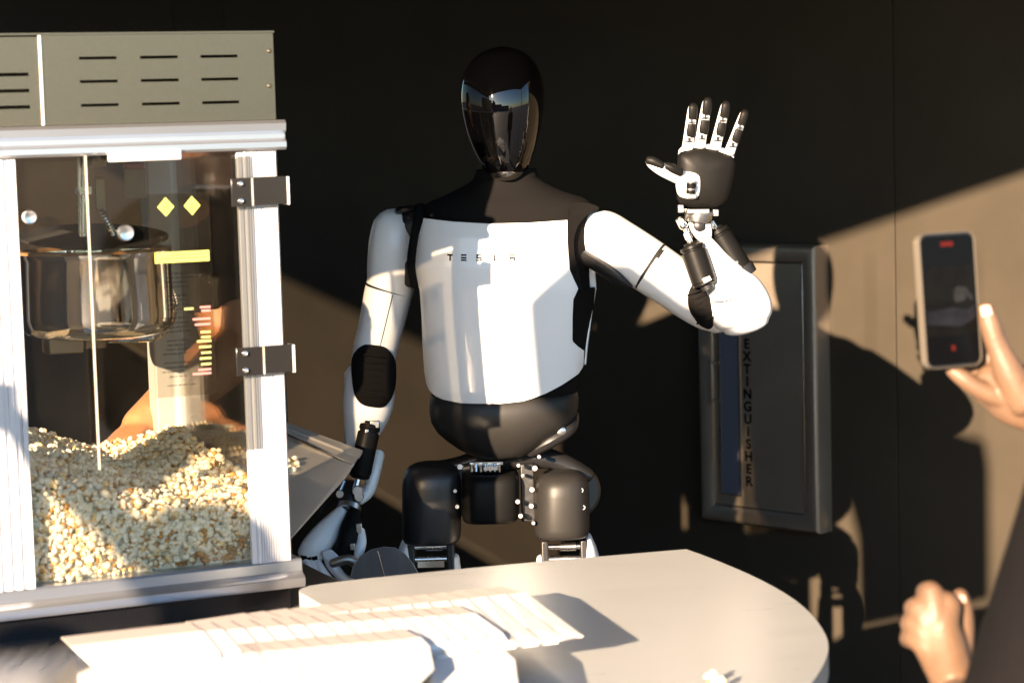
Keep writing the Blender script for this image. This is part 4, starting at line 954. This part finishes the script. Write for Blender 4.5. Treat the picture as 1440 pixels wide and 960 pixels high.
part('forearm_crease', MB().tube([RP(1050, 409, -0.128), RP(1060, 430, -0.128), RP(1070, 450, -0.122)], 0.0009, n=6), M_GAP, fr)
part('wrist_fork', MB().limb([RP(993, 340, -0.1), RP(979, 328, -0.105), RP(971, 315, -0.105)], [0.008, 0.006, 0.0045], n=12).limb([RP(993, 340, -0.1), RP(996, 326, -0.105), RP(994, 312, -0.105)], [0.009, 0.007, 0.006], n=12).limb([RP(978, 322, -0.108), RP(986, 330, -0.11), RP(996, 326, -0.108)], [0.005, 0.008, 0.006], n=12), M_WHITE)
a1 = actuator(RP(972, 344, -0.115), RP(992, 402, -0.125), 0.0235)
part('actuator_head', MB().box(RP(994, 393, -0.151), (0.016, 0.002, 0.010), (Vector((1, 0, 0.45)).normalized(), Vector((0, 1, 0)), Vector((-0.45, 0, 1)).normalized())), M_BOLT, a1, bevel=0.0005)
part('actuator_head', MB().cyl(RP(993, 400, -0.128), RP(996, 406, -0.128), 0.012, 16), M_BLACK, a1)
part('actuator_rod', MB().cyl(RP(972, 345, -0.118), RP(964, 322, -0.115), 0.0052, 12).cyl(RP(969, 336, -0.118), RP(966, 328, -0.116), 0.0075, 6).limb([RP(961, 318, -0.115), RP(955, 309, -0.112)], [0.0085, 0.007], n=12).lathe(RP(958, 312, -0.122), [(0, 0.004), (0.006, 0.004), (0.006, -0.01), (0, -0.01)], n=12, ax=Vector((-0.3, -1, 0))), M_STEEL, a1)
a2 = actuator(RP(1008, 322, -0.075), RP(1044, 383, -0.085), 0.0225)
part('actuator_head', MB().cyl(RP(1040, 375, -0.085), RP(1047, 388, -0.085), 0.0255, 20), M_BLACK, a2, bevel=0.002)
part('actuator_head', MB().lathe(RP(1036, 369, -0.107), [(0.0035, -0.004), (0.003, 0.001), (0, 0.001)], n=10, ax=Vector((0.2, -1, 0))), M_BOLT, a2)
part('actuator_rod', MB().cyl(RP(1010, 326, -0.08), RP(1000, 311, -0.085), 0.006, 12).lathe(RP(999, 316, -0.096), [(0, 0.003), (0.006, 0.003), (0.006, -0.01), (0, -0.01)], n=12, ax=Vector((0, -1, 0))), M_STEEL, a2)
axw = (RP(984, 290, -0.1) - RP(981, 312, -0.1))
part('wrist_bearing', MB().lathe(RP(981, 311, -0.1), [(0, -0.002), (0.024, -0.002), (0.0255, 0.001), (0.0255, 0.014), (0.031, 0.0145), (0.031, 0.020), (0, 0.020)], n=36, ax=axw), M_STEEL, smooth=30)
part('wrist_pivot', MB().lathe(RP(983, 318, -0.115), [(0, 0.006), (0.005, 0.006), (0.010, 0.003), (0.010, -0.015), (0, -0.015)], n=18, ax=Vector((0, -1, 0))).box(RP(986, 314, -0.1), (0.03, 0.02, 0.012)), M_BLACK)
part('wrist_clamp', MB().box(RP(957, 293.5, -0.105), (0.010, 0.022, 0.014)).box(RP(1006, 299, -0.105), (0.010, 0.022, 0.012)).box(RP(982, 297, -0.128), (0.040, 0.008, 0.008)), M_BOLT, bevel=0.001)
# palm: black pad in a white back shell
def slab(pl, dy, th, name, mt, bev, par=rb, sm=50):
    return part(name, MB().prism([RP(x, y, dy) for x, y in pl], (0, th, 0)), mt, par, bevel=bev, bseg=4, smooth=sm)
back = [(954, 213), (960, 206), (975, 203), (990, 202), (1010, 205), (1030, 214), (1034, 221), (1028, 250), (1018, 280), (1008, 288), (960, 284), (954, 268), (955, 240)]
slab(smooth_poly(back, 1), -0.096, 0.026, 'hand_back', M_WHITE, 0.006)
def dome(pl, dy, bulge, name, mt, par=rb):
    c = sum((Vector((x, y, 0)) for x, y in pl), Vector()) / len(pl); R = []
    for s_, h in ((1.0, 0.0), (0.985, 0.004), (0.95, 0.0065), (0.85, 0.009), (0.65, 0.0115), (0.4, 0.013), (0.15, 0.0135), (0.02, 0.0135)):
        R.append([RP(c.x + (x - c.x) * s_, c.y + (y - c.y) * s_, dy - h * bulge) for x, y in pl])
    return part(name, MB().rings(R), mt, par, smooth=70)
pad = [(953.5, 215), (966, 210.5), (978, 207.5), (987, 207.5), (998, 209), (1014, 213.5), (1028, 219), (1035, 225), (1032.5, 243), (1027.5, 265), (1021, 285), (1009, 293), (985, 293), (966, 291), (952, 285), (950.5, 262), (952.5, 245), (952, 228)]
dome(smooth_poly(pad, 1), -0.094, 1.7, 'palm_pad', M_SATIN)
TB = [(958, 240.5), (971, 241), (981, 243.5), (986, 249), (985.5, 268), (983, 277), (976, 281), (962, 279.5), (953, 275), (950, 262), (951, 250)]
tbm = dome(smooth_poly(TB, 1), -0.108, 1.3, 'thumb_base', M_WHITE)
part('thumb_motor', MB().cyl(RP(972, 256, -0.128), RP(971, 272, -0.126), 0.0085, 18).cyl(RP(972, 260, -0.1285), RP(972, 263, -0.128), 0.0093, 18), M_SATIN, tbm)
part('thumb_motor_ring', MB().cyl(RP(972, 254.5, -0.1285), RP(972, 257, -0.1282), 0.0092, 18).cyl(RP(971.5, 264.5, -0.1285), RP(971.4, 267, -0.1282), 0.0092, 18).box(RP(972, 276, -0.1265), (0.016, 0.006, 0.005)), M_BOLT, tbm)
tmb = part('thumb', MB().limb([RP(958, 250, -0.118), RP(945, 245, -0.125), RP(930, 239, -0.13), RP(917, 231, -0.133), RP(912, 227, -0.134)], [0.014, 0.0125, 0.0105, 0.0085, 0.006], n=18), M_WHITE, smooth=60)
part('thumb_pad', MB().limb([RP(911, 225.5, -0.138), RP(919, 227, -0.1405), RP(931, 233, -0.142)], [(0.0075, 0.005), (0.0085, 0.006), (0.006, 0.0055)], n=14), M_SATIN, tmb, smooth=60)
part('thumb_pad', MB().limb([RP(936, 232.5, -0.137), RP(946, 237, -0.138), RP(957, 243.5, -0.134)], [(0.0062, 0.006), (0.0085, 0.007), (0.007, 0.006)], n=14), M_SATIN, tmb, smooth=60)
part('thumb_joint', MB().cyl(RP(933, 230, -0.141), RP(934.5, 237, -0.141), 0.003, 10), M_BOLT, tmb)
for (bx_, by_, tx_, ty_, r) in ((967, 207, 974.5, 148.5, 0.0094), (984, 204, 995, 140.5, 0.0096), (1006, 206, 1021, 145.5, 0.0094), (1026, 213.5, 1047.5, 157.5, 0.0088)):
    def fp(t, dx=0.0, dy=0.0): return RP(bx_ + (tx_ - bx_) * t + dx, by_ + (ty_ - by_) * t, -0.098 - 0.010 * t + dy)
    f_ = part('finger', MB().limb([fp(0.0), fp(0.12), fp(0.5), fp(0.8), fp(0.93)], [(r * 1.12, r), (r * 1.06, r), (r, r * 0.95), (r * 0.95, r * 0.9), (r * 0.86, r * 0.85)], n=18, e=2.6), M_WHITE, smooth=60)
    part('fingertip_pad', MB().limb([fp(0.685, 1.4, -0.0035), fp(0.82, 1.2, -0.0048), fp(0.96, 0.5, -0.0030), fp(0.992, 0.2, 0.0)], [(r * 0.92, r * 0.62), (r * 0.90, r * 0.66), (r * 0.84, r * 0.78), (r * 0.6, r * 0.6)], n=16, e=2.8, flat=0.5), M_SATIN, f_, smooth=60)
    part('finger_pad', MB().limb([fp(0.26, 2.0, -0.0040), fp(0.38, 1.9, -0.0050), fp(0.54, 1.5, -0.0042)], [(r * 0.90, r * 0.60), (r * 0.92, r * 0.65), (r * 0.88, r * 0.62)], n=16, e=3.2, flat=0.4), M_SATIN, f_, smooth=60)
    part('finger_joint', MB().box(fp(0.615, 1.2, -0.0080), (r * 1.45, 0.005, 0.0075)).cyl(fp(0.605, -4.2, -0.0085), fp(0.615, 6.4, -0.0085), 0.0032, 10).box(fp(0.165, 1.0, -0.0085), (r * 1.5, 0.005, 0.0095)).cyl(fp(0.15, -5.5, -0.0088), fp(0.16, 7.0, -0.0088), 0.0032, 10), M_BOLT, f_, bevel=0.0008)
    part('joint_slot', MB().box(fp(0.62, 1.2, -0.0112), (0.0028, 0.002, 0.0085)).box(fp(0.17, 1.2, -0.0120), (0.0048, 0.002, 0.0085)).box(fp(0.603, 1.2, -0.0122), (0.0095, 0.002, 0.0020)).box(fp(0.135, 1.2, -0.0125), (0.0105, 0.002, 0.0018)), M_GAP, f_, smooth=0)

# ================================================================== SCOOP in the robot's hand
sc_o = root('popcorn_scoop', RP(540, 800, -0.15), 'dull metal popcorn scoop held in the robot\'s lowered hand', 'scoop')
ax_ = (RP(585, 815, -0.17) - RP(500, 775, -0.14)).normalized()
arch = [(492, 812), (496, 796), (506, 782), (522, 772), (540, 768), (556, 769.5), (570, 778), (581, 792), (590, 808), (597, 824)]
blade = MB(); R = []
for t_, dy in ((1.0, -0.20), (0.97, -0.17), (0.90, -0.11), (0.80, -0.06)):
    c = (540, 812); R.append([RP(c[0] + (x - c[0]) * t_, c[1] + (y - c[1]) * t_, dy) for x, y in arch])
blade.rings(R, cap=False, closed=False)
bw = finish('scoop_bowl', blade, M_BRUSHED, sc_o, smooth=60, mods=[thick(0.0015, 0.0003)])
finish('scoop_face', MB().prism([RP(540 + (x - 540) * 0.985, 812 + (y - 812) * 0.985, -0.196 - 0.010 * (812 - y) / 44) for x, y in arch], (0, 0.002, 0)), M_SCOOP, sc_o, smooth=0)
finish('scoop_crease', MB().limb([RP(531, 774, -0.2035), RP(541, 812, -0.1955)], [0.0016, 0.0016], n=8), M_STEEL, sc_o)
finish('scoop_handle', MB().limb([RP(468, 792, -0.155), RP(490, 786, -0.155), RP(508, 796, -0.15)], [0.009, 0.010, 0.013], n=16), M_BRUSHED, sc_o)

# ================================================================== PEOPLE
def remesh(vox, it=4, fac=0.5):
    def f(o):
        r = o.modifiers.new('skin', 'REMESH'); r.mode = 'VOXEL'; r.voxel_size = vox; r.use_smooth_shade = True
        s_ = o.modifiers.new('soft', 'SMOOTH'); s_.iterations = it; s_.factor = fac
    return f
def V3(*a): return Vector(a)
def face_dir(d): d = Vector((d[0], d[1], 0)).normalized(); return d, Vector((d.y, -d.x, 0))   # forward, right-hand side
def add_head(m, c, fwd, h=0.225):
    """skull, jaw, nose, ears, lips; c = centre of the head"""
    f, r = face_dir(fwd); u = WZ
    m.limb([c - u * 0.02 - f * 0.015, c + u * 0.035 - f * 0.012], [(0.074, 0.092), (0.072, 0.090)], n=24, V=f, flat=0.75)
    m.limb([c - u * 0.105 + f * 0.045, c - u * 0.06 + f * 0.035, c + u * 0.0 + f * 0.028], [(0.030, 0.030), (0.050, 0.048), (0.062, 0.058)], n=20, V=f)
    m.limb([c + u * 0.015 + f * 0.088, c - u * 0.025 + f * 0.112], [(0.008, 0.010), (0.015, 0.014)], n=12, V=f)
    m.limb([c - u * 0.062 + f * 0.083 - r * 0.022, c - u * 0.060 + f * 0.092, c - u * 0.062 + f * 0.083 + r * 0.022], [0.006, 0.009, 0.006], n=10)
    for s_ in (-1, 1):
        m.limb([c + r * s_ * 0.076 - u * 0.03 - f * 0.01, c + r * s_ * 0.081 + u * 0.022 - f * 0.018], [(0.008, 0.016), (0.010, 0.020)], n=10, V=f)
        m.limb([c + r * s_ * 0.014 + u * 0.026 + f * 0.084, c + r * s_ * 0.045 + u * 0.026 + f * 0.072], [0.010, 0.008], n=10)
    return f, r
def head_details(o, c, fwd, hair_mat, long=False):
    f, r = face_dir(fwd)
    for s_ in (-1, 1): finish('eye', MB().limb([c + r * s_ * 0.030 + WZ * 0.006 + f * 0.079, c + r * s_ * 0.0305 + WZ * 0.006 + f * 0.081], [0.011, 0.010], n=14), MATS['white_shell'], o)
    h = MB(); h.limb([c + WZ * 0.0 - f * 0.035, c + WZ * 0.055 - f * 0.022], [(0.082, 0.088), (0.079, 0.094)], n=24, V=f, flat=0.7)
    if long: h.limb([c - WZ * 0.17 - f * 0.06, c - WZ * 0.05 - f * 0.06, c + WZ * 0.02 - f * 0.04], [(0.06, 0.03), (0.085, 0.05), (0.08, 0.06)], n=18, V=f)
    finish('hair', h, hair_mat, o, mods=[remesh(0.006, 3)])
def relaxed_hand(m, wrist, dirn, palm_n, curl=0.5):
    """five fingers off a palm; dirn along the hand, palm_n the way the palm faces"""
    d = dirn.normalized(); pn = (palm_n - d * palm_n.dot(d)).normalized(); sd = d.cross(pn)
    m.limb([wrist, wrist + d * 0.04, wrist + d * 0.085], [(0.026, 0.017), (0.036, 0.016), (0.038, 0.013)], n=16, V=pn)
    for k, (off, L) in enumerate(((-0.027, 0.070), (-0.009, 0.080), (0.009, 0.074), (0.026, 0.058))):
        p = wrist + d * 0.085 + sd * off; q = p + (d * 0.9 + pn * curl * 0.5).normalized() * L * 0.5
        s_ = q + (d * (1 - curl) + pn * curl).normalized() * L * 0.55
        m.limb([p - d * 0.01, q, s_], [0.0095, 0.0088, 0.0072], n=10)
    p = wrist + d * 0.02 - sd * 0.026
    m.limb([p, p + d * 0.03 - sd * 0.018 + pn * 0.01, p + d * 0.062 - sd * 0.020 + pn * 0.02], [0.013, 0.0115, 0.0085], n=10)
def legs_and_feet(hip, fwd, ground=0.0):
    f, r = face_dir(fwd); t = MB(); sh = MB()
    t.limb([hip + WZ * 0.10, hip, hip - WZ * 0.06], [(0.155, 0.11), (0.165, 0.115), (0.15, 0.11)], n=24, V=f)
    for s_ in (-1, 1):
        k = hip + r * s_ * 0.09; kn = k + r * s_ * 0.01 + f * 0.015; kn.z = hip.z * 0.53; an = k + r * s_ * 0.015 - f * 0.01; an.z = 0.10
        t.limb([k - WZ * 0.02, (k + kn) / 2, kn, (kn + an) / 2 - f * 0.012, an - WZ * 0.04], [0.088, 0.075, 0.060, 0.062, 0.055], n=18, V=f)
        sh.limb([Vector((an.x, an.y, 0.05)) - f * 0.04, Vector((an.x, an.y, 0.045)) + f * 0.08, Vector((an.x, an.y, 0.032)) + f * 0.17], [(0.036, 0.045), (0.044, 0.038), (0.040, 0.028)], n=16, V=WZ)
    return t, sh

# ---- the visitor filming with a phone (right edge)
PWD = Vector((-0.5, 0.87, 0))
hipA = V3(0.74, 2.06, 0.88); shL = V3(0.585, 2.04, 1.335); shR = V3(0.93, 2.22, 1.36)
elL = V3(0.465, 2.10, 0.99); elR = V3(0.845, 2.43, 1.135)
wrL = P(1345, 990, 2.36); wrR = P(1462, 572, 2.63)
headA = V3(0.76, 2.16, 1.555)
vis = root('person', V3(0.74, 2.06, 0), 'visitor in a grey jacket at the right edge filming with a raised phone', 'person')
b = MB()
add_head(b, headA, PWD)
b.limb([headA - WZ * 0.20, headA - WZ * 0.08], [0.056, 0.054], n=18)
b.limb([hipA + WZ * 0.05, hipA + WZ * 0.2, (shL + shR) / 2 - WZ * 0.10, (shL + shR) / 2 + WZ * 0.01], [(0.14, 0.10), (0.13, 0.10), (0.165, 0.105), (0.11, 0.07)], n=24, V=PWD)
b.limb([shL, shR], [0.06, 0.06], n=14)
def arm(m, s_, e_, w_, r=(0.052, 0.043, 0.040, 0.027)):
    m.limb([s_, (s_ + e_) / 2, e_], [r[0], r[0] * 0.9, r[1]], n=18)
    m.limb([e_, e_ * 0.65 + w_ * 0.35, w_], [r[1], r[2], r[3]], n=18)
arm(b, shL, elL, wrL); arm(b, shR, elR, wrR, (0.052, 0.042, 0.039, 0.029))
KP = 2.62 / F_PX
YP = 2.62
def hp(x, y, dy=0.0): return P(x, y, YP + dy)
# right hand: palm under and behind the phone, thumb up its right edge
b.limb([hp(1475, 585, 0.01), hp(1440, 561, 0.006), hp(1410, 546, 0.008), hp(1385, 540, 0.016)], [(0.027, 0.022), (0.036, 0.022), (0.034, 0.02), (0.024, 0.016)], n=18)
b.limb([hp(1441, 562, -0.008), hp(1421, 527, -0.012), hp(1403, 488, -0.012), hp(1392, 455, -0.011), hp(1386, 434, -0.009)], [0.022, 0.0185, 0.0135, 0.0120, 0.0088], n=16)
b.limb([hp(1408, 560, 0.0), hp(1380, 549, -0.004), hp(1356, 533, -0.004), hp(1339, 521, -0.002)], [0.0135, 0.0112, 0.0105, 0.0082], n=14)
b.limb([hp(1402, 545, 0.02), hp(1378, 522, 0.030), hp(1348, 505, 0.032), hp(1322, 496, 0.026)], [0.0125, 0.0108, 0.010, 0.008], n=14)
b.limb([hp(1404, 530, 0.022), hp(1380, 494, 0.032), hp(1346, 474, 0.034), hp(1312, 466, 0.028)], [0.0125, 0.0108, 0.010, 0.008], n=14)
b.limb([hp(1410, 515, 0.022), hp(1388, 468, 0.032), hp(1352, 444, 0.034), hp(1316, 438, 0.030)], [0.0125, 0.0105, 0.0098, 0.008], n=14)
# left hand: loose fist, back of the hand to the camera, knuckles to the left
YF = 2.40
def fp_(x, y, dy=0.0): return P(x, y, YF + dy)
kn = [(1304, 828), (1287, 850), (1282, 872), (1281, 893)]
for k, (x, y) in enumerate(kn):
    b.limb([fp_(1338, 955 + k * 7, 0.0), fp_((x + 1340) / 2 - 4, (y + 925) / 2, -0.012), fp_(x + 6, y + 4, -0.004)], [0.016, 0.0165, 0.0128], n=14)
    b.limb([fp_(x + 5, y + 3, -0.003), fp_(x - 3, y + 4, 0.018), fp_(x + 6, y + 8, 0.040)], [0.0118, 0.0108, 0.0098], n=12)
    b.limb([fp_(x + 6, y + 8, 0.040), fp_(x + 22, y + 12, 0.046), fp_(x + 36, y + 14, 0.030)], [0.0098, 0.0092, 0.008], n=12)
b.limb([fp_(1328, 850, -0.002), fp_(1322, 880, -0.008), fp_(1330, 915, -0.006), fp_(1342, 965, 0.0)], [0.019, 0.022, 0.024, 0.024], n=16)
b.limb([fp_(1346, 925, 0.004), fp_(1352, 885, 0.012), fp_(1353, 858, 0.016), fp_(1350, 836, 0.016)], [0.0165, 0.0145, 0.0120, 0.0088], n=14)
body = finish('body', b, M_SKIN, vis, mods=[remesh(0.0025, 3)])
finish('nail', MB().limb([hp(1385.5, 431, -0.0175), hp(1388.5, 443, -0.0215)], [(0.0058, 0.0016), (0.0062, 0.0016)], n=10), M_NAIL, vis)
finish('nail', MB().limb([fp_(1350, 838, 0.008), fp_(1351, 846, 0.0055)], [(0.0055, 0.0014), (0.0058, 0.0014)], n=10), M_NAIL, vis)
head_details(vis, headA, PWD, M_HAIR, True)
j = MB()
mid = (shL + shR) / 2
j.limb([hipA + WZ * 0.0, hipA + WZ * 0.22, mid - WZ * 0.12, mid - WZ * 0.01, mid + WZ * 0.055 + PWD * 0.01], [(0.185, 0.135), (0.165, 0.13), (0.19, 0.13), (0.15, 0.095), (0.07, 0.07)], n=28, V=PWD)
j.limb([shL + (shR - shL) * 0.25 + WZ * 0.02, shL + WZ * 0.004, (shL + elL) / 2, elL, elL * 0.55 + wrL * 0.45], [0.085, 0.084, 0.077, 0.066, 0.050], n=20)
j.limb([shR + (shL - shR) * 0.25 + WZ * 0.02, shR + WZ * 0.004, (shR + elR) / 2, elR, elR * 0.8 + wrR * 0.2], [0.085, 0.084, 0.070, 0.060, 0.052], n=20)
finish('jacket', j, M_JACKET, vis, mods=[remesh(0.007, 5)])
t, s_ = legs_and_feet(hipA, PWD)
finish('trousers', t, M_TROUSER, vis, mods=[remesh(0.010, 4)]); finish('shoes', s_, M_SHOE, vis, mods=[remesh(0.008, 3)])

# ---- phone
ph_n = None
TLc, TRc, BRc, BLc = P(1292, 331, 2.597), P(1364, 329, 2.625), P(1381, 508, 2.615), P(1307, 517, 2.587)
cx = (TLc + TRc + BRc + BLc) / 4; pX = ((TRc - TLc) + (BRc - BLc)).normalized(); pZ = ((TLc - BLc) + (TRc - BRc)); pZ = (pZ - pX * pZ.dot(pX)).normalized(); pN = pX.cross(pZ)
if pN.y > 0: pN = -pN
pw = ((TRc - TLc).length + (BRc - BLc).length) / 2; ph_ = ((TLc - BLc).length + (TRc - BRc).length) / 2
phn = root('phone', cx - pZ * ph_ / 2, 'black smartphone in a pale clear case held up at the right', 'phone')
def rrect(w_, h_, r, o, n=6):
    out = []
    for (sx, sy, a0) in ((1, 1, 0), (-1, 1, 90), (-1, -1, 180), (1, -1, 270)):
        for k in range(n + 1):
            a = math.radians(a0 + 90 * k / n); out.append(cx + pX * (sx * (w_ / 2 - r) + r * math.cos(a)) + pZ * (sy * (h_ / 2 - r) + r * math.sin(a)) + pN * o)
    return out
finish('phone_body', MB().prism(rrect(pw + 0.003, ph_ + 0.004, 0.010, 0.0), -pN * 0.0078), M_PHONE, phn, bevel=0.0008)
finish('screen', MB().prism(rrect(pw - 0.001, ph_ - 0.001, 0.008, 0.0008), -pN * 0.0006), M_SCREEN, phn, smooth=0)
for q in range(1):
    cs = MB(); A_, B_ = rrect(pw + 0.0046, ph_ + 0.0056, 0.0110, 0.0012), rrect(pw + 0.0032, ph_ + 0.0042, 0.0102, 0.0012)
    A2, B2 = [v - pN * 0.011 for v in A_], [v - pN * 0.011 for v in B_]
    n_ = len(A_); cs.rings([A_, B_, B2, A2, A_], cap=False)
    finish('phone_case', cs, M_CASE, phn, smooth=40)
finish('phone_case_back', MB().prism(rrect(pw + 0.0046, ph_ + 0.0056, 0.0110, -0.0098), -pN * 0.0012), M_CASE, phn)
cm = MB()
for (a_, b_) in ((-0.018, 0.055), (-0.018, 0.035)): cm.cyl(cx + pX * a_ + pZ * b_ - pN * 0.011, cx + pX * a_ + pZ * b_ - pN * 0.0145, 0.009, 20)
finish('camera_lens', cm, M_PHONE, phn)
M_SCRN = mat('screen_picture', (0.02, 0.025, 0.03), 0.08); M_SCRR = mat('screen_red', (0.05, 0.006, 0.005), 0.2, spec=0.05)
def scr(x0, y0, x1, y1, m_, nm):
    def q(x, y): return cx + pX * x * pw / 2 + pZ * y * ph_ / 2 + pN * 0.00095
    return finish(nm, MB().prism([q(x0, y0), q(x1, y0), q(x1, y1), q(x0, y1)], pN * 0.0002), m_, phn, smooth=0)
M_SCRN2 = mat('screen_wall', (0.0042, 0.0040, 0.0040), 0.15, col2=(0.0020, 0.0021, 0.0025), vscale=28, spec=0.04)
M_SCRW = mat('screen_robot', (0.012, 0.0125, 0.014), 0.15, spec=0.04, var=0.2, vscale=60)
M_SCRD = mat('screen_table', (0.0075, 0.008, 0.011), 0.15, spec=0.04, var=0.3, vscale=50)
scr(-0.96, -0.55, 0.96, 0.52, M_SCRN2, 'screen_picture')
def scrp(pts_, m_, nm):
    q_ = [cx + pX * x * pw / 2 + pZ * y * ph_ / 2 + pN * 0.0012 for x, y in pts_]; return finish(nm, MB().prism(q_, pN * 0.0002), m_, phn, smooth=0)
scrp([(0.12, 0.02), (0.16, 0.16), (0.30, 0.20), (0.62, 0.17), (0.86, 0.02), (0.80, -0.04), (0.60, 0.06), (0.56, -0.02), (0.20, -0.05)], M_SCRW, 'robot_picture')
scrp([(-0.94, -0.16), (0.10, -0.12), (0.55, -0.16), (0.94, -0.10), (0.94, -0.30), (0.30, -0.42), (-0.94, -0.36)], M_SCRD, 'table_picture')
scr(-0.25, 0.82, 0.22, 0.89, M_SCRR, 'record_timer'); scr(-0.08, -0.78, 0.06, -0.70, M_SCRR, 'record_button')

# ---- the worker behind the machine
WD = Vector((-0.95, -0.32, 0))
hd_w = P(283, 172, 4.36)
wk = root('person', V3(hd_w.x + 0.02, hd_w.y + 0.03, 0), 'worker in a black shirt behind the popcorn machine reaching one bare arm into it', 'person')
sh1 = P(272, 306, 4.34); el1 = P(328, 492, 4.29); wr1 = P(196, 600, 4.02)
f_w, r_w = face_dir(WD)
sh2 = sh1 + r_w * -0.0 + Vector((0, 0.34, 0.0)); el2 = sh2 + V3(0.0, 0.06, -0.28); wr2 = el2 + f_w * 0.03 - WZ * 0.24
hipW = V3((sh1.x + sh2.x) / 2 + 0.02, (sh1.y + sh2.y) / 2, 0.92)
hd_w.y = (sh1.y + sh2.y) / 2 - 0.04
hd_w = hd_w + (P(283, 172, hd_w.y) - hd_w)
b = MB(); add_head(b, hd_w, WD); mid = (sh1 + sh2) / 2
b.limb([mid, hd_w - WZ * 0.07], [0.062, 0.056], n=18)
b.limb([hipW + WZ * 0.05, hipW + WZ * 0.25, mid - WZ * 0.1, mid], [(0.15, 0.10), (0.14, 0.10), (0.17, 0.11), (0.11, 0.07)], n=24, V=WD)
b.limb([sh1, sh2], [0.06, 0.06], n=14)
arm(b, sh1, el1, wr1, (0.060, 0.056, 0.054, 0.034)); arm(b, sh2, el2, wr2)
relaxed_hand(b, wr1, P(150, 640, 3.90) - wr1, V3(0.2, 0, -1), 0.4); relaxed_hand(b, wr2, f_w - WZ * 0.5, V3(0, 0, -1), 0.4)
finish('body', b, M_SKIN2, wk, mods=[remesh(0.005, 5)])
head_details(wk, hd_w, WD, M_HAIR)
j = MB()
j.limb([hipW - WZ * 0.04, hipW + WZ * 0.22, mid - WZ * 0.12, mid - WZ * 0.005, mid + WZ * 0.04], [(0.175, 0.125), (0.16, 0.125), (0.19, 0.13), (0.15, 0.10), (0.075, 0.075)], n=28, V=WD)
for s_, e_ in ((sh1, el1), (sh2, el2)): j.limb([s_ + (mid - s_) * 0.15, (s_ + e_) / 2, s_ * 0.42 + e_ * 0.58], [0.078, 0.074, 0.072], n=20, round_b=False)
finish('shirt', j, M_SHIRT, wk, mods=[remesh(0.007, 5)])
t, s_ = legs_and_feet(hipW, WD)
finish('trousers', t, M_TROUSER, wk, mods=[remesh(0.010, 4)]); finish('shoes', s_, M_SHOE, wk, mods=[remesh(0.008, 3)])

# ---- bystander on the sunny side, holding up a phone
BD = Vector((0.40, 0.916, 0))
bq = sunward(-1.865, 1.603, 1.565)
bs = root('person', Vector((bq.x, bq.y, 0)), 'bystander in dark clothes on the sunny side, raising a phone in both hands', 'person')
f_b, r_b = face_dir(BD)
shm = Vector((bq.x, bq.y, 1.40)) - f_b * 0.02
s1, s2 = shm - r_b * 0.19, shm + r_b * 0.19
hp_b = Vector((bq.x, bq.y, 0.93))
w1 = shm + WZ * 0.03 - r_b * 0.25 + f_b * 0.30 + WZ * 0.20; w2 = shm + WZ * 0.03 - r_b * 0.14 + f_b * 0.32 + WZ * 0.17
e1b = s1 - r_b * 0.10 + f_b * 0.14 - WZ * 0.16; e2b = s2 + r_b * 0.02 + f_b * 0.18 - WZ * 0.20
b = MB(); add_head(b, bq + WZ * 0.0, BD); b.limb([shm, bq - WZ * 0.07], [0.058, 0.054], n=16)
b.limb([hp_b + WZ * 0.05, hp_b + WZ * 0.25, shm - WZ * 0.1, shm], [(0.14, 0.10), (0.13, 0.10), (0.16, 0.10), (0.10, 0.07)], n=20, V=BD)
arm(b, s1, e1b, w1); arm(b, s2, e2b, w2)
relaxed_hand(b, w1, WZ + f_b * 0.2, f_b * 0.3 + r_b, 0.6); relaxed_hand(b, w2, WZ - r_b * 0.4, f_b * 0.3 - r_b, 0.6)
finish('body', b, M_SKIN, bs, mods=[remesh(0.007, 4)]); head_details(bs, bq, BD, M_HAIR)
j = MB(); j.limb([hp_b - WZ * 0.02, hp_b + WZ * 0.22, shm - WZ * 0.12, shm, shm + WZ * 0.04], [(0.17, 0.12), (0.16, 0.12), (0.185, 0.125), (0.15, 0.09), (0.07, 0.07)], n=24, V=BD)
for a_, e_ in ((s1, e1b), (s2, e2b)): j.limb([a_ + (shm - a_) * 0.15, (a_ + e_) / 2, a_ * 0.1 + e_ * 0.9], [0.072, 0.064, 0.055], n=18)
finish('shirt', j, M_SHIRT, bs, mods=[remesh(0.009, 4)])
t, s_ = legs_and_feet(hp_b, BD)
finish('trousers', t, M_TROUSER, bs, mods=[remesh(0.010, 4)]); finish('shoes', s_, M_SHOE, bs, mods=[remesh(0.008, 3)])
pq = (w1 + w2) / 2 + WZ * 0.085 + f_b * 0.04 - r_b * 0.05
tag(finish('phone', MB().box(pq, (0.15, 0.009, 0.075), (r_b, f_b, WZ)), M_PHONE, bevel=0.004), 'dark phone held sideways by the bystander on the sunny side', 'phone')
